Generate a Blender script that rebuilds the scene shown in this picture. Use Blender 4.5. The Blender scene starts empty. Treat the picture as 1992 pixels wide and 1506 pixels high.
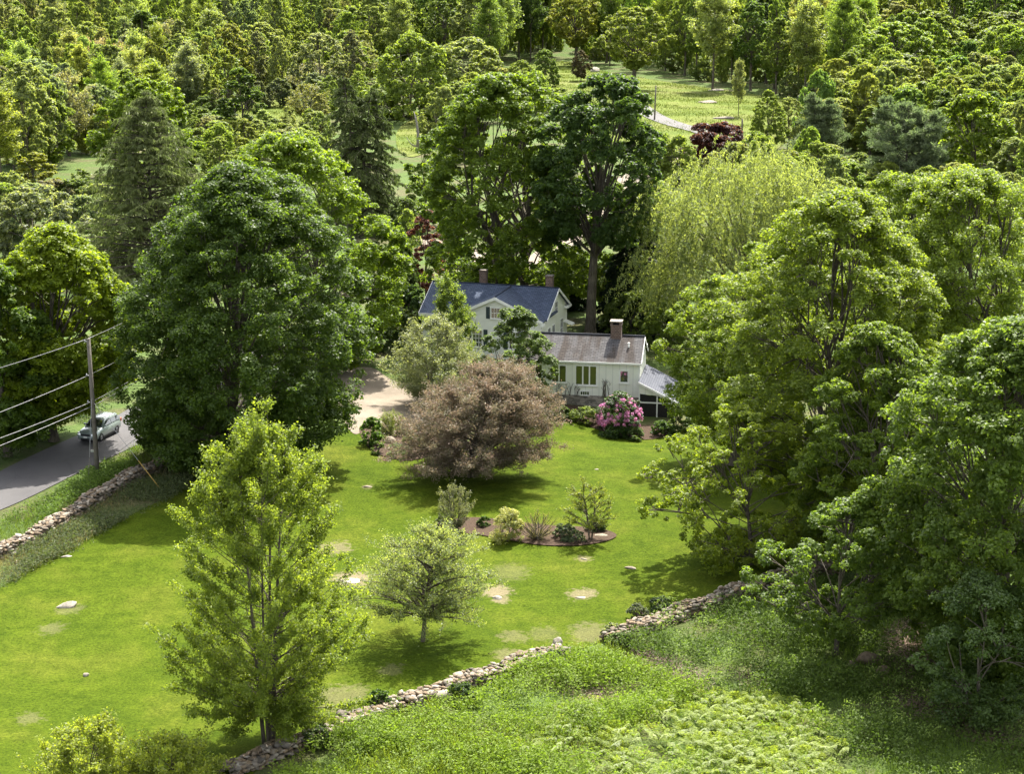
import bpy, bmesh, math, random
import numpy as np
from mathutils import Vector, Matrix
from mathutils.geometry import delaunay_2d_cdt
R = math.radians
scene = bpy.context.scene
COL = scene.collection

# ---------------------------------------------------------------- camera, sky, sun, exposure
CAM_H, PITCH, FPX = 44.0, R(14.0), 3873.0          # drone height, tilt below the horizon, focal length in photo pixels (70 mm)
cam_data = bpy.data.cameras.new("camera")
cam_data.sensor_width = 36.0
cam_data.lens = 70.0
cam_data.clip_end = 5000.0
cam_data.clip_start = 0.5
cam = bpy.data.objects.new("camera", cam_data)
cam.location = (0, 0, CAM_H)
cam.rotation_euler = (R(90) - PITCH, 0, 0)
COL.objects.link(cam)
scene.camera = cam

SUN_EL, SUN_AZ = R(55), R(18)                       # azimuth from +Y (away from the camera) towards +X
world = bpy.data.worlds.new("World")
scene.world = world
world.use_nodes = True
wn = world.node_tree.nodes
sky = wn.new("ShaderNodeTexSky")
sky.sky_type = 'NISHITA'
sky.sun_disc = False
sky.sun_elevation = SUN_EL
sky.sun_rotation = SUN_AZ
sky.air_density = 0.7
sky.dust_density = 3.0
sky.ozone_density = 0.0
wn["Background"].inputs[1].default_value = 0.15
hs = wn.new("ShaderNodeHueSaturation"); hs.inputs["Saturation"].default_value = 0.35
world.node_tree.links.new(sky.outputs[0], hs.inputs["Color"]); world.node_tree.links.new(hs.outputs[0], wn["Background"].inputs[0])
sd = bpy.data.lights.new("sun", 'SUN')
sd.energy = 3.5
sd.angle = R(0.5)
sd.color = (1.0, 0.95, 0.86)
sun = bpy.data.objects.new("sun", sd)
to_sun = Vector((math.sin(SUN_AZ) * math.cos(SUN_EL), math.cos(SUN_AZ) * math.cos(SUN_EL), math.sin(SUN_EL)))
sun.rotation_euler = (-to_sun).to_track_quat('-Z', 'Y').to_euler()
sun.location = (40, 60, 120)
COL.objects.link(sun)
scene.view_settings.view_transform = 'Standard'
scene.view_settings.look = 'None'
scene.view_settings.exposure = 2.05
scene.view_settings.gamma = 1.0
scene.cycles.use_denoising = True
scene.cycles.sample_clamp_indirect = 4.0
scene.cycles.max_bounces = 8
scene.cycles.diffuse_bounces = 4
scene.cycles.transmission_bounces = 6
scene.cycles.caustics_reflective = False
scene.cycles.caustics_refractive = False

# ---------------------------------------------------------------- terrain and pixel helpers
CT, ST = math.cos(PITCH), math.sin(PITCH)

def tz(x, y):
    """height of the ground"""
    x = np.asarray(x, float); y = np.asarray(y, float)
    near = 1.0 / (1.0 + np.exp((y - 330.0) / 40.0))
    z = near * (0.28 * np.sin(x / 11.0 + 0.7) * np.sin(y / 15.0 + 0.4) + 0.12 * np.sin(x / 5.0 + y / 7.0))
    z = z - 1.3 * np.exp(-((x - 12.6) ** 2 + (y - 164.0) ** 2) / 45.0)
    z = z + 1.2 * (1 - near) * np.sin(x / 37.0 + 1.0) * np.sin(y / 53.0)
    z = z + np.maximum(0, y - 560.0) * 0.05
    return z

def ray(px, py):
    a, b = (px - 996.0) / FPX, (753.0 - py) / FPX
    return np.array([a, CT + b * ST, -ST + b * CT])

def P(px, py, up=0.0):
    """the point of the ground that the photograph shows at a pixel"""
    d = ray(px, py)
    t = (CAM_H - up) / max(1e-4, -d[2])
    for _ in range(12):
        z = float(tz(d[0] * t, d[1] * t)) + up
        t = (CAM_H - z) / max(1e-4, -d[2])
    return Vector((d[0] * t, d[1] * t, CAM_H + d[2] * t))

def depth_of(p):
    return p[1] * CT - (p[2] - CAM_H) * ST

def project(p):
    d = depth_of(p)
    v = p[1] * ST + (p[2] - CAM_H) * CT
    return 996.0 + FPX * p[0] / d, 753.0 - FPX * v / d

def z_at(y, py):
    """height of a point at distance y that shows at row py"""
    k = (753.0 - py) / FPX
    return CAM_H + y * (k * CT - ST) / (CT + k * ST)

# ---------------------------------------------------------------- mesh helpers
def link(o, parent=None):
    COL.objects.link(o)
    if parent is not None:
        o.parent = parent
    return o

def tag(o, label=None, cat=None, group=None, kind=None):
    if label: o["label"] = label
    if cat: o["category"] = cat
    if group: o["group"] = group
    if kind: o["kind"] = kind
    return o

def empty(name, loc, rz=0.0):
    o = bpy.data.objects.new(name, None)
    o.location = loc
    o.rotation_euler = (0, 0, rz)
    o.empty_display_size = 0.5
    return link(o)

def raw_mesh(name, V, F, nper, mat, tint=None, smooth=False):
    """V (n,3) array, F (m,nper) int array"""
    V = np.asarray(V, np.float32); F = np.asarray(F, np.int32)
    me = bpy.data.meshes.new(name)
    me.vertices.add(len(V)); me.vertices.foreach_set("co", V.ravel())
    me.loops.add(F.size); me.loops.foreach_set("vertex_index", F.ravel())
    me.polygons.add(len(F))
    me.polygons.foreach_set("loop_start", np.arange(0, F.size, nper, dtype=np.int32))
    if smooth:
        me.polygons.foreach_set("use_smooth", np.ones(len(F), bool))
    if tint is not None:
        at = me.attributes.new("tint", 'FLOAT', 'FACE')
        at.data.foreach_set("value", np.asarray(tint, np.float32))
    me.materials.append(mat)
    me.update(calc_edges=True)
    return me

class MB:
    """collects simple solids into one mesh"""
    def __init__(s):
        s.v, s.f, s.sm = [], [], []
    def add(s, V, F, smooth=False):
        b = len(s.v)
        s.v += [tuple(p) for p in V]
        s.f += [tuple(i + b for i in f) for f in F]
        s.sm += [smooth] * len(F)
        return s
    def box(s, x0, x1, y0, y1, z0, z1):
        V = [(x0,y0,z0),(x1,y0,z0),(x1,y1,z0),(x0,y1,z0),(x0,y0,z1),(x1,y0,z1),(x1,y1,z1),(x0,y1,z1)]
        return s.add(V, [(0,3,2,1),(4,5,6,7),(0,1,5,4),(1,2,6,5),(2,3,7,6),(3,0,4,7)])
    def prism(s, poly, d):
        """closed polygon (3-D points) pushed along d"""
        n = len(poly); d = Vector(d)
        A = [Vector(p) for p in poly]; B = [p + d for p in A]
        F = [tuple(range(n))[::-1], tuple(range(n, 2 * n))]
        F += [(i, (i + 1) % n, n + (i + 1) % n, n + i) for i in range(n)]
        return s.add(A + B, F)
    def slab(s, a, b, c, d, t):
        """four corners and a thickness downwards"""
        A = [Vector(p) for p in (a, b, c, d)]
        nrm = (A[1] - A[0]).cross(A[3] - A[0]).normalized()
        if nrm.z < 0: nrm = -nrm
        B = [p - nrm * t for p in A]
        return s.add(A + B, [(0,1,2,3),(7,6,5,4),(0,4,5,1),(1,5,6,2),(2,6,7,3),(3,7,4,0)])
    def tube(s, pts, rad, n=8, cap=True):
        pts = [Vector(p) for p in pts]
        if not hasattr(rad, '__len__'): rad = [rad] * len(pts)
        V, F = [], []
        for i, p in enumerate(pts):
            t = (pts[min(i + 1, len(pts) - 1)] - pts[max(i - 1, 0)]).normalized()
            a = t.orthogonal() if abs(t.z) > 0.95 else t.cross(Vector((0, 0, 1)))
            a.normalize(); b = t.cross(a)
            for k in range(n):
                an = 2 * math.pi * k / n
                V.append(p + (a * math.cos(an) + b * math.sin(an)) * rad[i])
        for i in range(len(pts) - 1):
            for k in range(n):
                F.append((i*n+k, i*n+(k+1)%n, (i+1)*n+(k+1)%n, (i+1)*n+k))
        if cap:
            F.append(tuple(range(n))[::-1]); F.append(tuple(range((len(pts)-1)*n, len(pts)*n)))
        return s.add(V, F, True)
    def loft(s, rings, cap=True, smooth=True):
        n = len(rings[0]); V = [p for r in rings for p in r]; F = []
        for i in range(len(rings) - 1):
            for k in range(n):
                F.append((i*n+k, i*n+(k+1)%n, (i+1)*n+(k+1)%n, (i+1)*n+k))
        if cap:
            F.append(tuple(range(n))[::-1]); F.append(tuple(range((len(rings)-1)*n, len(rings)*n)))
        return s.add(V, F, smooth)
    def build(s, name, mat, parent=None, bevel=0.0):
        me = bpy.data.meshes.new(name)
        me.from_pydata(s.v, [], s.f)
        bm = bmesh.new(); bm.from_mesh(me)
        bmesh.ops.recalc_face_normals(bm, faces=bm.faces)
        bm.to_mesh(me); bm.free()
        if len(me.polygons) == len(s.sm):
            me.polygons.foreach_set("use_smooth", s.sm)
        me.materials.append(mat)
        o = link(bpy.data.objects.new(name, me), parent)
        if bevel:
            m = o.modifiers.new("bevel", 'BEVEL'); m.width = bevel; m.segments = 2; m.limit_method = 'ANGLE'
        return o

# ---------------------------------------------------------------- materials
def new_mat(name):
    m = bpy.data.materials.new(name); m.use_nodes = True
    nt = m.node_tree
    return m, nt, nt.nodes["Principled BSDF"]

def node(nt, typ, **kw):
    n = nt.nodes.new(typ)
    for k, v in kw.items():
        if k.startswith("i_"):
            key = k[2:]
            n.inputs[int(key) if key.isdigit() else key].default_value = v
        else:
            setattr(n, k, v)
    return n

def noise(nt, vec, scale, detail=4, rough=0.6):
    n = node(nt, "ShaderNodeTexNoise", i_Scale=scale, i_Detail=detail, i_Roughness=rough)
    if vec is not None: nt.links.new(vec, n.inputs["Vector"])
    return n.outputs[0]

def ramp(nt, fac, stops, interp='LINEAR'):
    n = node(nt, "ShaderNodeValToRGB"); n.color_ramp.interpolation = interp
    el = n.color_ramp.elements
    while len(el) > 1: el.remove(el[-1])
    el[0].position = stops[0][0]; el[0].color = (*stops[0][1], 1)
    for p, c in stops[1:]:
        e = el.new(p); e.color = (*c, 1)
    nt.links.new(fac, n.inputs[0])
    return n.outputs[0]

def mixc(nt, fac, a, b, mode='MIX'):
    n = node(nt, "ShaderNodeMix", data_type='RGBA', blend_type=mode)
    for s_, v in ((0, fac), (6, a), (7, b)):
        if hasattr(v, "is_output"): nt.links.new(v, n.inputs[s_])
        elif s_ == 0: n.inputs[0].default_value = v
        else: n.inputs[s_].default_value = (*v, 1)
    return n.outputs[2]

def math_n(nt, op, a, b=None, c=None, clamp=False):
    n = node(nt, "ShaderNodeMath", operation=op, use_clamp=clamp)
    for i, v in enumerate((a, b, c)):
        if v is None: continue
        if hasattr(v, "is_output"): nt.links.new(v, n.inputs[i])
        else: n.inputs[i].default_value = v
    return n.outputs[0]

def bump(nt, bsdf, h, strength=0.5, dist=0.05):
    n = node(nt, "ShaderNodeBump", i_Strength=strength, i_Distance=dist)
    nt.links.new(h, n.inputs["Height"]); nt.links.new(n.outputs[0], bsdf.inputs["Normal"])

def objco(nt):
    return node(nt, "ShaderNodeTexCoord").outputs["Object"]

def leaf_material(name, trans=0.42, rough=0.5, spec=0.35, yellow=(1.75, 1.8, 0.7), vary=0.5, dk=(1, .85, .8), lt=(.8, .72, .35)):
    m, nt, b = new_mat(name)
    oi = node(nt, "ShaderNodeObjectInfo")
    at = node(nt, "ShaderNodeAttribute", attribute_name="tint")
    t = at.outputs["Fac"]
    dark = mixc(nt, 1.0, oi.outputs["Color"], tuple(1 - vary * k for k in dk), 'MULTIPLY')
    light = mixc(nt, 1.0, oi.outputs["Color"], tuple(1 + vary * k for k in lt), 'MULTIPLY')
    c = mixc(nt, t, dark, light)
    nt.links.new(c, b.inputs["Base Color"])
    b.inputs["Roughness"].default_value = rough
    b.inputs["Specular IOR Level"].default_value = spec
    tc = mixc(nt, 1.0, c, yellow, 'MULTIPLY')
    tr = node(nt, "ShaderNodeBsdfTranslucent"); nt.links.new(tc, tr.inputs[0])
    mx = node(nt, "ShaderNodeMixShader", i_0=trans)
    nt.links.new(b.outputs[0], mx.inputs[1]); nt.links.new(tr.outputs[0], mx.inputs[2])
    nt.links.new(mx.outputs[0], nt.nodes["Material Output"].inputs[0])
    return m

WEED = leaf_material("weed_leaf", trans=0.42, rough=0.6, spec=0.15, yellow=(1.5, 1.6, 0.8), vary=0.32)
LEAF = leaf_material("leaf", trans=0.55, spec=0.3, yellow=(1.92, 1.88, 0.7))
PURPLE_LEAF = leaf_material("purple_leaf", trans=0.4, spec=0.15, yellow=(1.3, 1.15, 0.95), vary=0.5, dk=(1.1, .6, 1.2), lt=(.75, .5, .75))
GLOSSY_LEAF = leaf_material("glossy_leaf", trans=0.42, rough=0.5, spec=0.35)
NEEDLE = leaf_material("needle", trans=0.35, rough=0.6, spec=0.2, yellow=(1.25, 1.5, 0.95))
PETAL = leaf_material("petal", trans=0.35, rough=0.6, spec=0.2, yellow=(1.2, 1.2, 1.2), vary=0.3)
GRASS = leaf_material("grass_blade", trans=0.4, rough=0.6, spec=0.2, yellow=(1.3, 1.25, 0.8), vary=0.4)

def simple(name, col, rough=0.6, spec=0.4, var=0.25, scale=6.0, bumps=0.0, metal=0.0):
    m, nt, b = new_mat(name)
    co = objco(nt)
    n = noise(nt, co, scale, 5)
    c = ramp(nt, n, [(0.25, tuple(v * (1 - var) for v in col)), (0.75, tuple(min(1, v * (1 + var)) for v in col))])
    nt.links.new(c, b.inputs["Base Color"])
    b.inputs["Roughness"].default_value = rough
    b.inputs["Specular IOR Level"].default_value = spec
    b.inputs["Metallic"].default_value = metal
    if bumps: bump(nt, b, n, bumps, 0.03)
    return m

def bark_material():
    m, nt, b = new_mat("bark")
    co = objco(nt)
    mp = node(nt, "ShaderNodeMapping"); mp.inputs["Scale"].default_value = (9, 9, 1.6)
    nt.links.new(co, mp.inputs[0])
    n = noise(nt, mp.outputs[0], 1.0, 6, 0.7)
    n2 = noise(nt, co, 0.8, 3)
    c = ramp(nt, n, [(0.3, (0.035, 0.028, 0.02)), (0.7, (0.17, 0.145, 0.115))])
    c2 = ramp(nt, n2, [(0.45, (0.8, 0.8, 0.8)), (0.7, (1.25, 1.3, 1.15))])
    nt.links.new(mixc(nt, 1.0, c, c2, 'MULTIPLY'), b.inputs["Base Color"])
    b.inputs["Roughness"].default_value = 0.9
    b.inputs["Specular IOR Level"].default_value = 0.15
    bump(nt, b, n, 0.8, 0.06)
    return m
BARK = bark_material()

def stone_material():
    m, nt, b = new_mat("field_stone")
    at = node(nt, "ShaderNodeAttribute", attribute_name="tint")
    c = ramp(nt, at.outputs["Fac"], [(0.0, (0.082, 0.072, 0.059)), (0.25, (0.164, 0.123, 0.082)), (0.45, (0.213, 0.156, 0.098)), (0.6, (0.156, 0.139, 0.119)), (0.8, (0.246, 0.205, 0.152)), (1.0, (0.344, 0.312, 0.262))])
    co = objco(nt)
    n = noise(nt, co, 5, 6, 0.65)
    k = ramp(nt, n, [(0.3, (0.62, 0.6, 0.56)), (0.7, (1.2, 1.2, 1.2))])
    nt.links.new(mixc(nt, 1.0, c, k, 'MULTIPLY'), b.inputs["Base Color"])
    b.inputs["Roughness"].default_value = 0.85
    b.inputs["Specular IOR Level"].default_value = 0.25
    bump(nt, b, n, 0.6, 0.04)
    return m
STONE = stone_material()

def ground_material():
    m, nt, b = new_mat("forest_floor")
    co = objco(nt)
    a = noise(nt, co, 0.16, 5); f = noise(nt, co, 2.2, 6, 0.7); g = noise(nt, co, 7.0, 3, 0.7)
    green = ramp(nt, f, [(0.3, (0.035, 0.06, 0.014)), (0.7, (0.085, 0.125, 0.028))])
    brown = ramp(nt, g, [(0.3, (0.045, 0.045, 0.02)), (0.7, (0.12, 0.115, 0.05))])
    k = ramp(nt, a, [(0.46, (0, 0, 0)), (0.62, (1, 1, 1))])
    nt.links.new(mixc(nt, k, green, brown), b.inputs["Base Color"])
    b.inputs["Roughness"].default_value = 0.95; b.inputs["Specular IOR Level"].default_value = 0.1
    bump(nt, b, f, 0.9, 0.15)
    return m

def lawn_material(patches):
    m, nt, b = new_mat("lawn_turf")
    co = objco(nt)
    big = noise(nt, co, 0.16, 6, 0.62); mid = noise(nt, co, 0.9, 5, 0.6); fine = noise(nt, co, 6.0, 6, 0.8)
    c = ramp(nt, big, [(0.3, (0.035, 0.059, 0.003)), (0.5, (0.047, 0.072, 0.004)), (0.72, (0.072, 0.089, 0.009))])
    c2 = ramp(nt, mid, [(0.3, (0.74, 0.79, 0.7)), (0.7, (1.25, 1.18, 1.3))])
    c3 = ramp(nt, fine, [(0.36, (0.5, 0.56, 0.45)), (0.64, (1.5, 1.42, 1.5))])
    c = mixc(nt, 1.0, mixc(nt, 1.0, c, c2, 'MULTIPLY'), c3, 'MULTIPLY')
    wob = noise(nt, co, 2.2, 6, 0.75)
    total = None
    for (x, y, r, s) in patches:                       # worn, bare spots round the ledges
        dv = node(nt, "ShaderNodeVectorMath", operation='DISTANCE')
        mp = node(nt, "ShaderNodeMapping"); mp.inputs["Location"].default_value = (-x, -y * 0.8, 0)
        mp.inputs["Scale"].default_value = (1, 0.8, 0)
        nt.links.new(co, mp.inputs[0]); nt.links.new(mp.outputs[0], dv.inputs[0])
        d = math_n(nt, 'DIVIDE', dv.outputs["Value"], r)
        d = math_n(nt, 'ADD', d, math_n(nt, 'MULTIPLY_ADD', wob, 3.2, -1.6))
        k = math_n(nt, 'MULTIPLY', math_n(nt, 'MULTIPLY', math_n(nt, 'SUBTRACT', 1.05, d), 2.4, clamp=True), s * .85)
        total = k if total is None else math_n(nt, 'MAXIMUM', total, k)
    bare = ramp(nt, fine, [(0.3, (0.12, 0.095, 0.055)), (0.7, (0.24, 0.195, 0.13))])
    if total is not None:
        c = mixc(nt, total, c, bare)
    nt.links.new(c, b.inputs["Base Color"])
    b.inputs["Roughness"].default_value = 0.95; b.inputs["Specular IOR Level"].default_value = 0.04
    bump(nt, b, fine, 0.8, 0.06)
    return m

def meadow_material(name="meadow_turf", tones=((0.066, 0.102, 0.013), (0.105, 0.132, 0.022), (0.14, 0.145, 0.045))):
    m, nt, b = new_mat(name)
    co = objco(nt)
    big = noise(nt, co, 0.07, 6, 0.65); fine = noise(nt, co, 1.6, 6, 0.7)
    c = ramp(nt, big, [(0.32, tones[0]), (0.5, tones[1]), (0.68, tones[2])])
    c3 = ramp(nt, fine, [(0.25, (0.6, 0.63, 0.55)), (0.75, (1.3, 1.28, 1.3))])
    nt.links.new(mixc(nt, 1.0, c, c3, 'MULTIPLY'), b.inputs["Base Color"])
    b.inputs["Roughness"].default_value = 0.95; b.inputs["Specular IOR Level"].default_value = 0.1
    bump(nt, b, fine, 1.0, 0.3)
    return m

def road_material():
    m, nt, b = new_mat("asphalt")
    co = objco(nt)
    a = noise(nt, co, 0.35, 5); f = noise(nt, co, 22, 3, 0.7)
    c = ramp(nt, a, [(0.3, (0.046, 0.043, 0.044)), (0.7, (0.066, 0.062, 0.061))])
    c2 = ramp(nt, f, [(0.3, (0.78, 0.78, 0.78)), (0.7, (1.2, 1.2, 1.2))])
    c = mixc(nt, 1.0, c, c2, 'MULTIPLY')
    vo = node(nt, "ShaderNodeTexVoronoi", feature='DISTANCE_TO_EDGE', i_Scale=0.22); nt.links.new(co, vo.inputs["Vector"])
    crack = ramp(nt, vo.outputs[0], [(0.0, (0.8, 0.8, 0.8)), (0.010, (1, 1, 1))])
    nt.links.new(mixc(nt, 1.0, c, crack, 'MULTIPLY'), b.inputs["Base Color"])
    b.inputs["Roughness"].default_value = 0.85
    bump(nt, b, f, 0.3, 0.02)
    return m

def gravel_material():
    m, nt, b = new_mat("gravel")
    co = objco(nt)
    a = noise(nt, co, 0.3, 5); f = noise(nt, co, 14, 4, 0.8)
    c = ramp(nt, a, [(0.3, (0.13, 0.103, 0.072)), (0.7, (0.20, 0.162, 0.117))])
    c2 = ramp(nt, f, [(0.3, (0.7, 0.7, 0.7)), (0.7, (1.3, 1.3, 1.3))])
    nt.links.new(mixc(nt, 1.0, c, c2, 'MULTIPLY'), b.inputs["Base Color"])
    b.inputs["Roughness"].default_value = 0.95
    bump(nt, b, f, 0.8, 0.04)
    return m

def shingle_material(name, tones, stain):
    m, nt, b = new_mat(name)
    uv = node(nt, "ShaderNodeAttribute", attribute_name="UVMap")
    br = node(nt, "ShaderNodeTexBrick", i_Scale=1.0)
    br.inputs["Brick Width"].default_value = 0.42; br.inputs["Row Height"].default_value = 0.2
    br.inputs["Mortar Size"].default_value = 0.022; br.inputs["Mortar Smooth"].default_value = 0.3
    br.inputs["Color1"].default_value = (*tones[0], 1); br.inputs["Color2"].default_value = (*tones[1], 1)
    br.inputs["Mortar"].default_value = (*(v * 0.45 for v in tones[0]), 1)
    br.inputs["Bias"].default_value = 0.0
    nt.links.new(uv.outputs["Vector"], br.inputs["Vector"])
    mp = node(nt, "ShaderNodeMapping"); mp.inputs["Scale"].default_value = (0.9, 0.16, 1)
    nt.links.new(uv.outputs["Vector"], mp.inputs[0])
    n = noise(nt, mp.outputs[0], 1.0, 5, 0.55)
    k = ramp(nt, n, [(0.46, (0, 0, 0)), (0.6, (1, 1, 1))])
    kk = math_n(nt, 'MULTIPLY', k, stain[1])
    c = mixc(nt, kk, br.outputs["Color"], mixc(nt, 1.0, br.outputs["Color"], stain[0], 'MULTIPLY'))
    f = noise(nt, uv.outputs["Vector"], 9.0, 3)
    c = mixc(nt, 1.0, c, ramp(nt, f, [(0.3, (0.85, 0.85, 0.85)), (0.7, (1.15, 1.15, 1.15))]), 'MULTIPLY')
    nt.links.new(c, b.inputs["Base Color"])
    b.inputs["Roughness"].default_value = 0.85; b.inputs["Specular IOR Level"].default_value = 0.2
    bump(nt, b, br.outputs["Fac"], -0.4, 0.02)
    return m

def siding_material(name, col, step=0.13, vertical=False):
    m, nt, b = new_mat(name)
    co = objco(nt)
    sep = node(nt, "ShaderNodeSeparateXYZ"); nt.links.new(co, sep.inputs[0])
    fr = math_n(nt, 'FRACT', math_n(nt, 'DIVIDE', sep.outputs[0 if vertical else 2], step))
    n = noise(nt, co, 1.3, 4)
    c = ramp(nt, n, [(0.3, tuple(v * 0.94 for v in col)), (0.7, col)])
    line = ramp(nt, fr, [(0.0, (0.72, 0.73, 0.74)), (0.14, (1, 1, 1))])
    nt.links.new(mixc(nt, 1.0, c, line, 'MULTIPLY'), b.inputs["Base Color"])
    b.inputs["Roughness"].default_value = 0.55
    h = math_n(nt, 'SUBTRACT', 1.0, fr)
    bump(nt, b, h, 0.6, 0.02)
    return m

def brick_material():
    m, nt, b = new_mat("chimney_brick")
    co = objco(nt)
    sep = node(nt, "ShaderNodeSeparateXYZ"); nt.links.new(co, sep.inputs[0])
    cm = node(nt, "ShaderNodeCombineXYZ")
    nt.links.new(math_n(nt, 'ADD', sep.outputs[0], sep.outputs[1]), cm.inputs[0]); nt.links.new(sep.outputs[2], cm.inputs[1])
    br = node(nt, "ShaderNodeTexBrick", i_Scale=1.0)
    br.inputs["Brick Width"].default_value = 0.24; br.inputs["Row Height"].default_value = 0.15
    br.inputs["Mortar Size"].default_value = 0.012
    br.inputs["Color1"].default_value = (0.10, 0.056, 0.042, 1); br.inputs["Color2"].default_value = (0.16, 0.095, 0.072, 1)
    br.inputs["Mortar"].default_value = (0.2, 0.18, 0.155, 1)
    nt.links.new(cm.outputs[0], br.inputs["Vector"])
    n = noise(nt, co, 4, 4)
    nt.links.new(mixc(nt, 1.0, br.outputs["Color"], ramp(nt, n, [(0.3, (0.7, 0.7, 0.7)), (0.7, (1.15, 1.15, 1.15))]), 'MULTIPLY'), b.inputs["Base Color"])
    b.inputs["Roughness"].default_value = 0.9
    bump(nt, b, br.outputs["Fac"], -0.5, 0.02)
    return m

def fieldstone_wall_material():
    m, nt, b = new_mat("foundation_stone")
    co = objco(nt)
    mp = node(nt, "ShaderNodeMapping"); mp.inputs["Scale"].default_value = (1.6, 1.6, 4.0); nt.links.new(co, mp.inputs[0])
    vo = node(nt, "ShaderNodeTexVoronoi", i_Scale=1.3); nt.links.new(mp.outputs[0], vo.inputs["Vector"])
    ve = node(nt, "ShaderNodeTexVoronoi", feature='DISTANCE_TO_EDGE', i_Scale=1.3); nt.links.new(mp.outputs[0], ve.inputs["Vector"])
    sepc = node(nt, "ShaderNodeSeparateColor"); nt.links.new(vo.outputs["Color"], sepc.inputs[0])
    c = ramp(nt, sepc.outputs[0], [(0, (0.13, 0.12, 0.1)), (0.5, (0.25, 0.22, 0.18)), (1, (0.36, 0.32, 0.27))])
    e = ramp(nt, ve.outputs[0], [(0.0, (0.35, 0.35, 0.35)), (0.07, (1, 1, 1))])
    nt.links.new(mixc(nt, 1.0, c, e, 'MULTIPLY'), b.inputs["Base Color"])
    b.inputs["Roughness"].default_value = 0.9
    bump(nt, b, ve.outputs[0], 0.7, 0.05)
    return m

def glass_material(name, tint, gloss=0.16):
    m, nt, b = new_mat(name)
    b.inputs["Base Color"].default_value = (*tint, 1)
    b.inputs["Roughness"].default_value = 0.25
    g = node(nt, "ShaderNodeBsdfGlossy", i_Roughness=0.03); g.inputs[0].default_value = (0.95, 0.97, 0.95, 1)
    mx = node(nt, "ShaderNodeMixShader", i_0=gloss)
    nt.links.new(b.outputs[0], mx.inputs[1]); nt.links.new(g.outputs[0], mx.inputs[2])
    nt.links.new(mx.outputs[0], nt.nodes["Material Output"].inputs[0])
    return m

def paint_material(name, col, metal=0.35):
    m, nt, b = new_mat(name)
    co = objco(nt)
    n = noise(nt, co, 3.0, 3)
    nt.links.new(ramp(nt, n, [(0.3, tuple(v * 0.93 for v in col)), (0.7, col)]), b.inputs["Base Color"])
    b.inputs["Metallic"].default_value = metal; b.inputs["Roughness"].default_value = 0.32
    b.inputs["Coat Weight"].default_value = 0.6; b.inputs["Coat Roughness"].default_value = 0.06
    return m

WHITE = simple("white_trim", (0.78, 0.78, 0.73), 0.5, 0.4, 0.05, 2.0)
SIDING = siding_material("clapboard", (0.79, 0.795, 0.70))  # white paint, tinted cream for the light bounced off the lawn
BOARD = siding_material("flush_boards", (0.79, 0.80, 0.70), 0.6, True)  # greenish lawn bounce mixed into the white board colour
SHINGLE = shingle_material("slate_blue_shingle", ((0.062, 0.080, 0.122), (0.092, 0.114, 0.166)), ((0.7, 0.7, 0.72), 0.5))
OLD_SHINGLE = shingle_material("weathered_shingle", ((0.072, 0.069, 0.070), (0.112, 0.107, 0.107)), ((0.52, 0.42, 0.34), 0.9))
METAL_ROOF = shingle_material("porch_roofing", ((0.075, 0.08, 0.098), (0.10, 0.105, 0.124)), ((0.85, 0.86, 0.9), 0.4))
BRICK = brick_material()
FOUND = fieldstone_wall_material()
GLASS = glass_material("dark_glass", (0.03, 0.035, 0.035), 0.12)
PICTURE_GLASS = glass_material("picture_glass", (0.045, 0.05, 0.02), 0.06)  # olive reflection of the lawn painted into the pane colour
SHUTTER = simple("shutter_paint", (0.028, 0.045, 0.05), 0.5, 0.4, 0.2)
DARK = simple("dark_void", (0.012, 0.012, 0.012), 0.9, 0.1)
SCREEN = simple("insect_screen", (0.022, 0.02, 0.018), 0.8, 0.2)
CONCRETE = simple("concrete", (0.22, 0.19, 0.16), 0.85, 0.3, 0.15, 5, 0.3)
MULCH = simple("mulch", (0.055, 0.037, 0.025), 0.95, 0.1, 0.55, 9.0, 1.0)
POLE_WOOD = simple("pole_wood", (0.13, 0.115, 0.095), 0.9, 0.15, 0.35, 3.0, 0.5)
WIRE = simple("wire_sheath", (0.16, 0.16, 0.16), 0.4, 0.5, 0.05)
STEEL = simple("steel", (0.4, 0.4, 0.4), 0.4, 0.5, 0.1, 4, 0, 0.8)
YELLOW = simple("guy_guard_plastic", (0.30, 0.2, 0.035), 0.5, 0.4, 0.1)
CAR_PAINT = paint_material("car_paint", (0.33, 0.39, 0.36))
RUBBER = simple("rubber", (0.02, 0.02, 0.02), 0.8, 0.3)
CHROME = simple("rim_metal", (0.55, 0.56, 0.58), 0.3, 0.5, 0.05, 4, 0, 0.9)
LAMP = glass_material("lamp_lens", (0.75, 0.78, 0.78), 0.3)
PLASTIC = simple("black_plastic", (0.025, 0.025, 0.027), 0.55, 0.4)
AMBER = simple("amber_lens", (0.5, 0.09, 0.02), 0.3, 0.5)

# ---------------------------------------------------------------- the land
def smooth_loop(pts, k=5, closed=True):
    out = []; n = len(pts)
    for i in range(n if closed else n - 1):
        if closed:
            a, b, c, d = pts[(i-1) % n], pts[i], pts[(i+1) % n], pts[(i+2) % n]
        else:
            a, b, c, d = pts[max(i-1, 0)], pts[i], pts[i+1], pts[min(i+2, n-1)]
        for j in range(k):
            t = j / k
            out.append(tuple(0.5 * ((2*b[m]) + (-a[m]+c[m])*t + (2*a[m]-5*b[m]+4*c[m]-d[m])*t*t + (-a[m]+3*b[m]-3*c[m]+d[m])*t**3) for m in (0, 1)))
    if not closed: out.append(tuple(pts[-1][:2]))
    return out

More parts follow.
